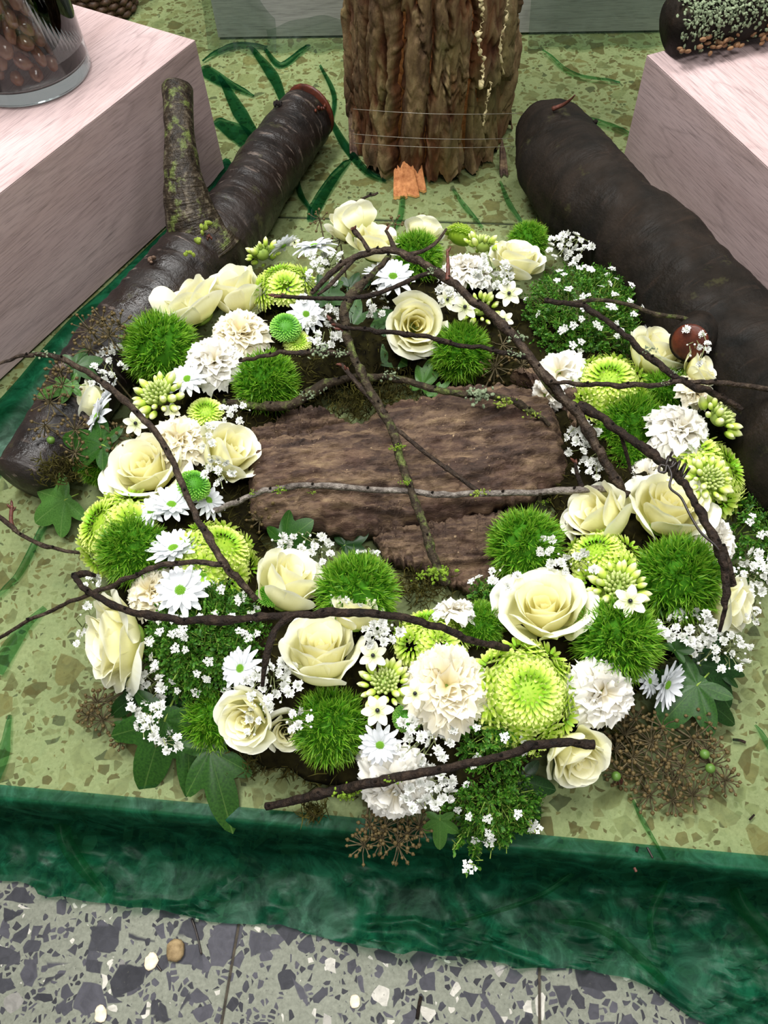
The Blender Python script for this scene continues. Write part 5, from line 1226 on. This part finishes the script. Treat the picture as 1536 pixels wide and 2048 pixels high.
# ------------------------------------------------------------------ twigs
def path3(rows): return np.array([P(x, y, z) for x, y, z in rows])
rgt = np.random.default_rng(55)
def knobbly(seed, amp=.16):
    def f(a, s, r):
        n = len(a); k = vnoise(np.stack([np.full(n, s*75), np.zeros(n), np.zeros(n)+seed], 1), seed); q = fbm(np.stack([np.cos(a)*1.8, np.sin(a)*1.8, np.full(n, s*230)], 1), seed, 3)
        return r*(1+amp*(sstep(.62, .9, k)*1.8+(q-.5)*2.6))
    return f
def buds(root, o, tip, d, n, s):
    for k in range(n):
        e = unit(d*1.0+rgt.normal(0, .55, 3)); mb = MB(); ellipsoid(mb, tip-o-d*s*k*.8+e*s*.7, (s*.38, s*.38, s), 7, 6, basis(e), None, .25); obj('leaf_bud', mb.mesh('leaf_bud', MAT['bud']), root)
def twig(label, main, w, mat='twig', sides=(), tipbuds=0, moss=(), seed=1, kn=.16):
    c = catmull(path3(main), 22); o = c[len(c)//2].copy(); o[2] = 0
    root = empty('twig', label, 'twig', Matrix.Translation(Vector(o)), 'bare twigs laid over the wreath')
    def rad(cc, ww): t = np.linspace(0, 1, len(cc)); wp = np.interp(t, np.linspace(0, 1, len(ww)), ww)*.88; return np.array([S(wp[i], cc[i])*.5 for i in range(len(cc))])
    jit = (fbm(np.stack([np.arange(len(c))*.12, np.zeros(len(c)), np.zeros(len(c))+seed], 1), seed, 2)-.5)*.006
    c[:, 2] += jit; c[:, 0] += jit[::-1]*.5
    mb = MB(); tube(mb, c-o, rad(c, w), 12, knobbly(seed, kn)); obj('stem', mb.mesh('stem', MAT[mat]), root)
    if tipbuds > 0: buds(root, o, c[0], unit(c[0]-c[3]), tipbuds, .0042)
    if tipbuds < 0: buds(root, o, c[-1], unit(c[-1]-c[-4]), -tipbuds, .0042)
    for k, (rows, ww, m2, nb) in enumerate(sides):
        d = catmull(path3(rows), 9); mb = MB(); tube(mb, d-o, rad(d, ww), 9, knobbly(seed+k+3, .2)); obj('side_shoot', mb.mesh('side_shoot', MAT[m2 or mat]), root)
        if nb: buds(root, o, d[-1], unit(d[-1]-d[-4]), nb, .0038)
    for (x, y, z, rpx, n, m2) in moss:
        p = P(x, y, z); r = S(rpx, p); mb = MB()
        for _ in range(n):
            q = p-o+rgt.normal(0, .45, 3)*[r, r*.5, r*.4]; e = unit(rgt.normal(size=3)+UP*.6); ellipsoid(mb, q, (r*.16*rgt.uniform(.5, 1.2), r*.14, r*.06), 5, 4, basis(e))
        obj('lichen_patch', mb.mesh('lichen_patch', MAT[m2], False), root)
    for k in range(2, len(c)-8, 31):      # small dormant buds along the stem
        d = unit(np.cross(c[k+1]-c[k], rgt.normal(size=3))+UP*.2); rr = S(np.interp(k/len(c), np.linspace(0, 1, len(w)), w), c[k])*.5; mb = MB(); ellipsoid(mb, c[k]-o+d*rr*1.05, (.0013, .0013, .0022), 6, 5, basis(unit(d+unit(c[k+1]-c[k])*.6)), None, .3); obj('leaf_bud', mb.mesh('leaf_bud', MAT['twig_dark']), root)
    return root
twig('long arching twig over the back and right of the wreath', [(622, 588, .125), (660, 548, .135), (705, 515, .142), (760, 500, .145), (812, 512, .145), (860, 537, .143), (908, 567, .140), (950, 605, .136), (1000, 645, .130), (1035, 682, .125), (1078, 738, .118), (1130, 800, .112), (1175, 858, .104), (1205, 912, .095), (1228, 955, .085), (1255, 992, .075)], (10, 14, 15, 16, 17, 18, 20, 20, 20, 22, 20, 19), 'twig',
     [([(738, 502, .146), (725, 480, .150), (712, 466, .152), (704, 456, .155)], (11, 9, 10, 8), None, 2), ([(790, 502, .146), (782, 480, .150), (772, 461, .152)], (10, 8, 8), None, 1), ([(815, 510, .144), (850, 500, .146), (875, 482, .146), (893, 458, .148)], (11, 9, 8, 5), None, 0), ([(895, 560, .142), (896, 535, .148), (895, 505, .150)], (8, 8, 7), 'bud', 2),
      ([(870, 542, .142), (830, 556, .14), (780, 578, .138), (735, 592, .136), (680, 597, .134), (620, 596, .134), (548, 592, .135)], (11, 11, 10, 10, 10, 9, 9), 'twig_dark', 5), ([(710, 516, .14), (660, 570, .135), (635, 590, .132)], (10, 9, 6), None, 0), ([(1070, 735, .118), (1110, 790, .105), (1165, 822, .095)], (12, 14, 16), 'twig_moss', 0)],
     0, [(1035, 675, .128, 22, 40, 'lichen'), (865, 540, .146, 16, 20, 'lichen')], 1)
twig('twig running down the middle over the bark slab', [(778, 512, .140), (745, 545, .138), (715, 580, .134), (692, 612, .128), (690, 645, .122), (700, 690, .115), (722, 745, .108), (752, 802, .100), (785, 860, .094), (802, 920, .090), (820, 980, .086), (845, 1050, .080), (868, 1115, .074), (892, 1168, .062)], (12, 14, 20, 18, 17, 17, 18, 20, 20, 19, 18, 19, 20, 18), 'twig_moss',
     [([(770, 828, .098), (735, 790, .100), (700, 750, .104), (682, 728, .108)], (13, 12, 11, 9), 'twig', 5), ([(790, 855, .094), (850, 905, .088), (905, 945, .086), (958, 984, .084)], (10, 10, 10, 12), 'twig', 0)], 0, [(795, 895, .098, 16, 30, 'mossgreen'), (812, 965, .094, 14, 30, 'mossgreen'), (880, 1145, .072, 30, 60, 'mossgreen'), (850, 1150, .06, 22, 30, 'mossgreen')], 2)
twig('thin twig with a budded tip crossing below the inward facing rose', [(662, 645, .128), (700, 656, .128), (760, 664, .128), (820, 670, .128), (880, 680, .127), (940, 692, .126), (1000, 702, .125), (1050, 712, .122)], (10, 9, 11, 10, 10, 14), 'twig_dark', (), 6, [(1030, 708, .126, 20, 24, 'lichen')], 3)
twig('lichened twig along the back edge of the bark slab', [(448, 802, .055), (510, 812, .060), (570, 812, .066), (615, 792, .070), (660, 765, .075), (720, 755, .080), (790, 758, .082), (860, 775, .082), (930, 788, .080), (1000, 795, .078), (1060, 822, .074), (1100, 850, .066)], (13, 17, 20, 22, 18, 14, 14, 15, 15, 15, 14, 8), 'twig_moss', (), 0, [(610, 790, .076, 22, 24, 'lichen'), (780, 750, .086, 24, 24, 'lichen'), (960, 788, .086, 34, 60, 'lichen'), (1010, 805, .082, 24, 36, 'lichen_g'), (1065, 830, .074, 20, 24, 'lichen_g'), (640, 778, .075, 20, 20, 'lichen')], 4)
twig('dark twig bending down the right side bound with wire', [(1160, 815, .105), (1200, 835, .112), (1250, 872, .122), (1300, 905, .130), (1340, 935, .135), (1370, 975, .138), (1398, 1025, .138), (1430, 1080, .134), (1446, 1125, .128), (1452, 1180, .118), (1446, 1225, .108), (1438, 1262, .095)], (20, 19, 18, 18, 22, 17, 16, 16, 14, 13, 11, 8), 'twig_dark', [([(1240, 865, .12), (1252, 905, .105), (1262, 945, .09)], (8, 9, 7), None, 0)], 0, (), 5, .22)
twig('short lichen tipped twig over the inner left green ball', [(478, 722, .115), (520, 712, .118), (565, 706, .12), (620, 703, .12), (665, 705, .118), (702, 707, .114)], (9, 9, 10, 12, 14, 12), 'twig', (), 0, [(640, 702, .122, 24, 50, 'lichen'), (680, 706, .118, 18, 36, 'lichen')], 6)
twig('dark forked twig slanting from the fine leaved cushion to the right log', [(1088, 604, .110), (1140, 608, .115), (1190, 625, .120), (1240, 662, .125), (1290, 705, .128), (1335, 742, .128), (1385, 772, .124), (1435, 790, .116), (1480, 822, .105)], (10, 12, 12, 13, 16, 16, 15, 15, 14), 'twig_dark', [([(1135, 606, .115), (1200, 600, .118), (1260, 610, .12), (1310, 628, .12), (1352, 634, .118), (1392, 642, .112)], (8, 9, 9, 10, 10, 8), 'twig_moss', 0)], 0, [(1300, 700, .132, 18, 24, 'lichen'), (1350, 745, .130, 14, 16, 'lichen')], 7)
twig('thin straight twig reaching from the pompon to the right edge', [(1098, 764, .122), (1150, 766, .124), (1200, 770, .126), (1260, 770, .126), (1320, 768, .126), (1390, 762, .126), (1450, 768, .126), (1560, 780, .124)], (7, 11, 11, 12, 11, 11, 12, 12), 'twig', (), 0, [(1330, 766, .128, 12, 14, 'lichen')], 8)
twig('long curved twig down the left side of the wreath', [(-20, 732, .150), (30, 715, .148), (80, 709, .146), (130, 720, .145), (190, 755, .143), (240, 792, .140), (290, 840, .137), (330, 892, .133), (356, 948, .130), (380, 1010, .127), (412, 1065, .122), (448, 1128, .116), (480, 1162, .108), (515, 1200, .095)], (6, 8, 11, 13, 14, 14, 15, 15, 15, 15, 16, 17, 16, 13), 'twig', (), 0, [(90, 708, .148, 20, 20, 'lichen')], 9)
twig('thin twig reaching out over the platform at lower left', [(452, 1130, .117), (385, 1124, .118), (325, 1130, .116), (270, 1152, .112), (200, 1180, .105), (120, 1212, .092), (40, 1252, .075), (-30, 1290, .055)], (13, 12, 12, 11, 10, 9, 8, 8), 'twig', (), 0, (), 10)
twig('long dark twig bent across the lower front of the wreath', [(192, 1152, .098), (158, 1146, .105), (152, 1160, .11), (180, 1184, .114), (232, 1212, .118), (300, 1232, .122), (400, 1242, .126), (500, 1236, .130), (600, 1230, .134), (680, 1224, .136), (760, 1228, .136), (830, 1240, .132), (900, 1264, .124), (960, 1285, .114), (1015, 1297, .100)], (10, 13, 13, 14, 16, 16, 18, 16, 16, 20, 18, 18, 17, 15, 12), 'twig_dark', [([(580, 1232, .134), (552, 1258, .134), (536, 1300, .13), (528, 1340, .122), (525, 1372, .112)], (15, 14, 13, 12, 9), None, 0)], 0, (), 11, .2)
twig('mossy twig lying across the front of the wreath', [(535, 1614, .010), (600, 1598, .025), (680, 1580, .045), (760, 1562, .070), (850, 1545, .085), (940, 1526, .088), (1020, 1508, .090), (1065, 1490, .092), (1120, 1486, .092), (1186, 1488, .088)], (15, 20, 22, 22, 20, 18, 20, 22, 20, 17), 'twig_dark', (), 0, [(690, 1588, .045, 30, 50, 'mossgreen'), (790, 1560, .078, 20, 26, 'mossgreen'), (1070, 1510, .085, 16, 20, 'mossgreen')], 12)
twig('smooth grey twig lying straight across the bark slab', [(415, 1030, .060), (455, 1012, .070), (500, 992, .076), (545, 979, .080), (600, 973, .083), (680, 972, .084), (760, 980, .084), (850, 986, .084), (950, 988, .084), (1050, 985, .083), (1150, 981, .080), (1245, 974, .074)], (10, 13, 12, 13, 14, 14, 14, 14, 14, 14, 16, 16), 'twig_grey', [([(1080, 985, .083), (1078, 1005, .07), (1070, 1030, .05)], (10, 9, 6), 'twig_moss', 0), ([(1165, 978, .08), (1155, 950, .088), (1150, 925, .095)], (10, 8, 5), 'twig_dark', 2)], 0, [(560, 980, .084, 16, 30, 'mossgreen'), (625, 985, .082, 10, 16, 'mossgreen'), (960, 986, .088, 18, 36, 'lichen_g'), (1085, 1005, .07, 14, 24, 'mossgreen'), (505, 985, .08, 12, 16, 'mossgreen')], 13, .08)
twig('small budded twig at the far left edge', [(-20, 1015, .05), (20, 1052, .05), (60, 1080, .048), (110, 1098, .045), (158, 1106, .04)], (7, 9, 9, 9, 7), 'twig', [([(25, 1055, .05), (22, 1035, .055), (24, 1012, .06)], (8, 7, 7), 'bud', 4)], 0, (), 14)
twig('tiny dry twig sticking out behind the rose pair', [(700, 412, .09), (725, 398, .095), (755, 382, .10)], (5, 6, 5), 'twig', (), 0, (), 15)
twig('thick brown stub of twig beside the largest right green ball', [(1446, 1088, .115), (1458, 1130, .105), (1470, 1172, .09)], (15, 14, 13), 'twig', (), 0, (), 16, .08)
twig('dark twig end against the right log', [(1490, 902, .07), (1530, 905, .07), (1580, 910, .065)], (10, 11, 11), 'twig', (), 0, (), 17)
# wire
mb = MB(); w = catmull(path3([(1334, 903, .16), (1340, 912, .155), (1346, 920, .150)] if False else [(1345, 903, .16), (1341, 914, .156), (1352, 924, .152), (1340, 935, .150), (1322, 930, .150), (1318, 942, .150), (1330, 944, .151), (1334, 930, .152), (1343, 950, .150), (1340, 975, .148), (1362, 995, .146), (1380, 1030, .144), (1402, 1065, .142), (1428, 1088, .14), (1438, 1100, .138)]), 8)
wo = w[20]; tube(mb, w-wo, S(5, wo)*.5, 7); o = obj('binding_wire', mb.mesh('binding_wire', MAT['wire']), None, Matrix.Translation(Vector(wo))); tag(o, 'dark curled binding wire hooked round the right twig', 'wire')
mb = MB(); c0 = P(1345, 935, .135); c = [c0+.0075*np.array([math.cos(a)*.55, math.cos(a)*.75, math.sin(a)])+np.array([.004, -.003, 0])*(a/6.28-1.5) for a in np.linspace(0, 6.28*4, 70)]
tube(mb, np.array(c)-c0, .0013, 6); o = obj('wire_coil', mb.mesh('wire_coil', MAT['wire']), None, Matrix.Translation(Vector(c0))); tag(o, 'dark wire coil wound tightly on the right twig', 'wire')

# ------------------------------------------------------------------ small things lying about
def pebbly(name, label, px, py, rpx, z, mat, seed, cat, sq=.6, grp=None):
    p = P(px, py, z); r = S(rpx, p); mb = MB(); ellipsoid(mb, (0, 0, 0), (1, 1, 1), 14, 10); v = mb.V[0]; d = fbm(v*1.4+seed*3, seed, 3)-.5
    mb.V[0] = v*(1+.7*d[:, None])*np.array([r*.85, r, r*sq]); p[2] += r*sq*.55
    return tag(obj(name, mb.mesh(name, MAT[mat]), None, Matrix.Translation(Vector(p))), label, cat, grp)
pebbly('pebble', 'small brown pebble lying on the grey floor', 352, 1900, 21, -STEP, 'stone', 2, 'pebble')
pebbly('stone_chip', 'pale stone chip left of the brown pebble on the floor', 303, 1922, 16, -STEP, 'chip', 5, 'chip', .3)
pebbly('stone_chip', 'pale stone chip at the bottom edge on the floor', 202, 2028, 15, -STEP, 'chip', 7, 'chip', .3)
pebbly('stone_chip', 'pale stone chip on the floor near the middle bottom', 710, 2003, 12, -STEP, 'chip', 9, 'chip', .3)
pebbly('green_seed', 'dark round ivy berry on the platform at the lower left', 238, 1478, 9, .002, 'berry_green', 3, 'berry', .9)
pebbly('green_seed', 'dark round ivy berry under the lower right clump', 1236, 1562, 10, .002, 'bud', 4, 'berry', .9)
def stick(label, pts, wpx, z, mat, name='twig_scrap', cat='twig'):
    c = catmull([P(x, y, z) for x, y in pts], 6); o = c[0].copy(); mb = MB(); r = S(wpx, o)*.5; tube(mb, c-o+UP*r, r, 6, knobbly(int(pts[0][0]), .15)); return tag(obj(name, mb.mesh(name, MAT[mat]), None, Matrix.Translation(Vector(o))), label, cat)
stick('thin black thread lying on the floor below the cloth hem', [(384, 1838), (392, 1862), (398, 1885), (403, 1908)], 3.5, -STEP+.0012, 'wire', 'thread', 'thread')
stick('tiny dark twig scrap at the bottom middle of the floor', [(842, 1993), (838, 2012), (834, 2038)], 7, -STEP, 'twig_dark')
stick('tiny black scrap below the brown pebble', [(314, 1930), (323, 1942)], 4, -STEP, 'wire')
stick('tiny dark scrap on the platform right of the seed heads', [(1465, 1480), (1480, 1482), (1490, 1486)], 6, .003, 'twig_dark')
stick('tiny dark scrap on the platform near the right edge', [(1508, 1630), (1498, 1640)], 4, .003, 'twig_dark')
stick('tiny dark scrap by the front edge right of the middle', [(1294, 1695), (1305, 1716)], 4, .003, 'wire')
stick('small red brown chip on the front drape', [(1268, 1736), (1272, 1744)], 6, -.001, 'bud')
stick('tiny dark scrap above the front edge', [(1275, 1694), (1272, 1704)], 5, .003, 'twig_dark')
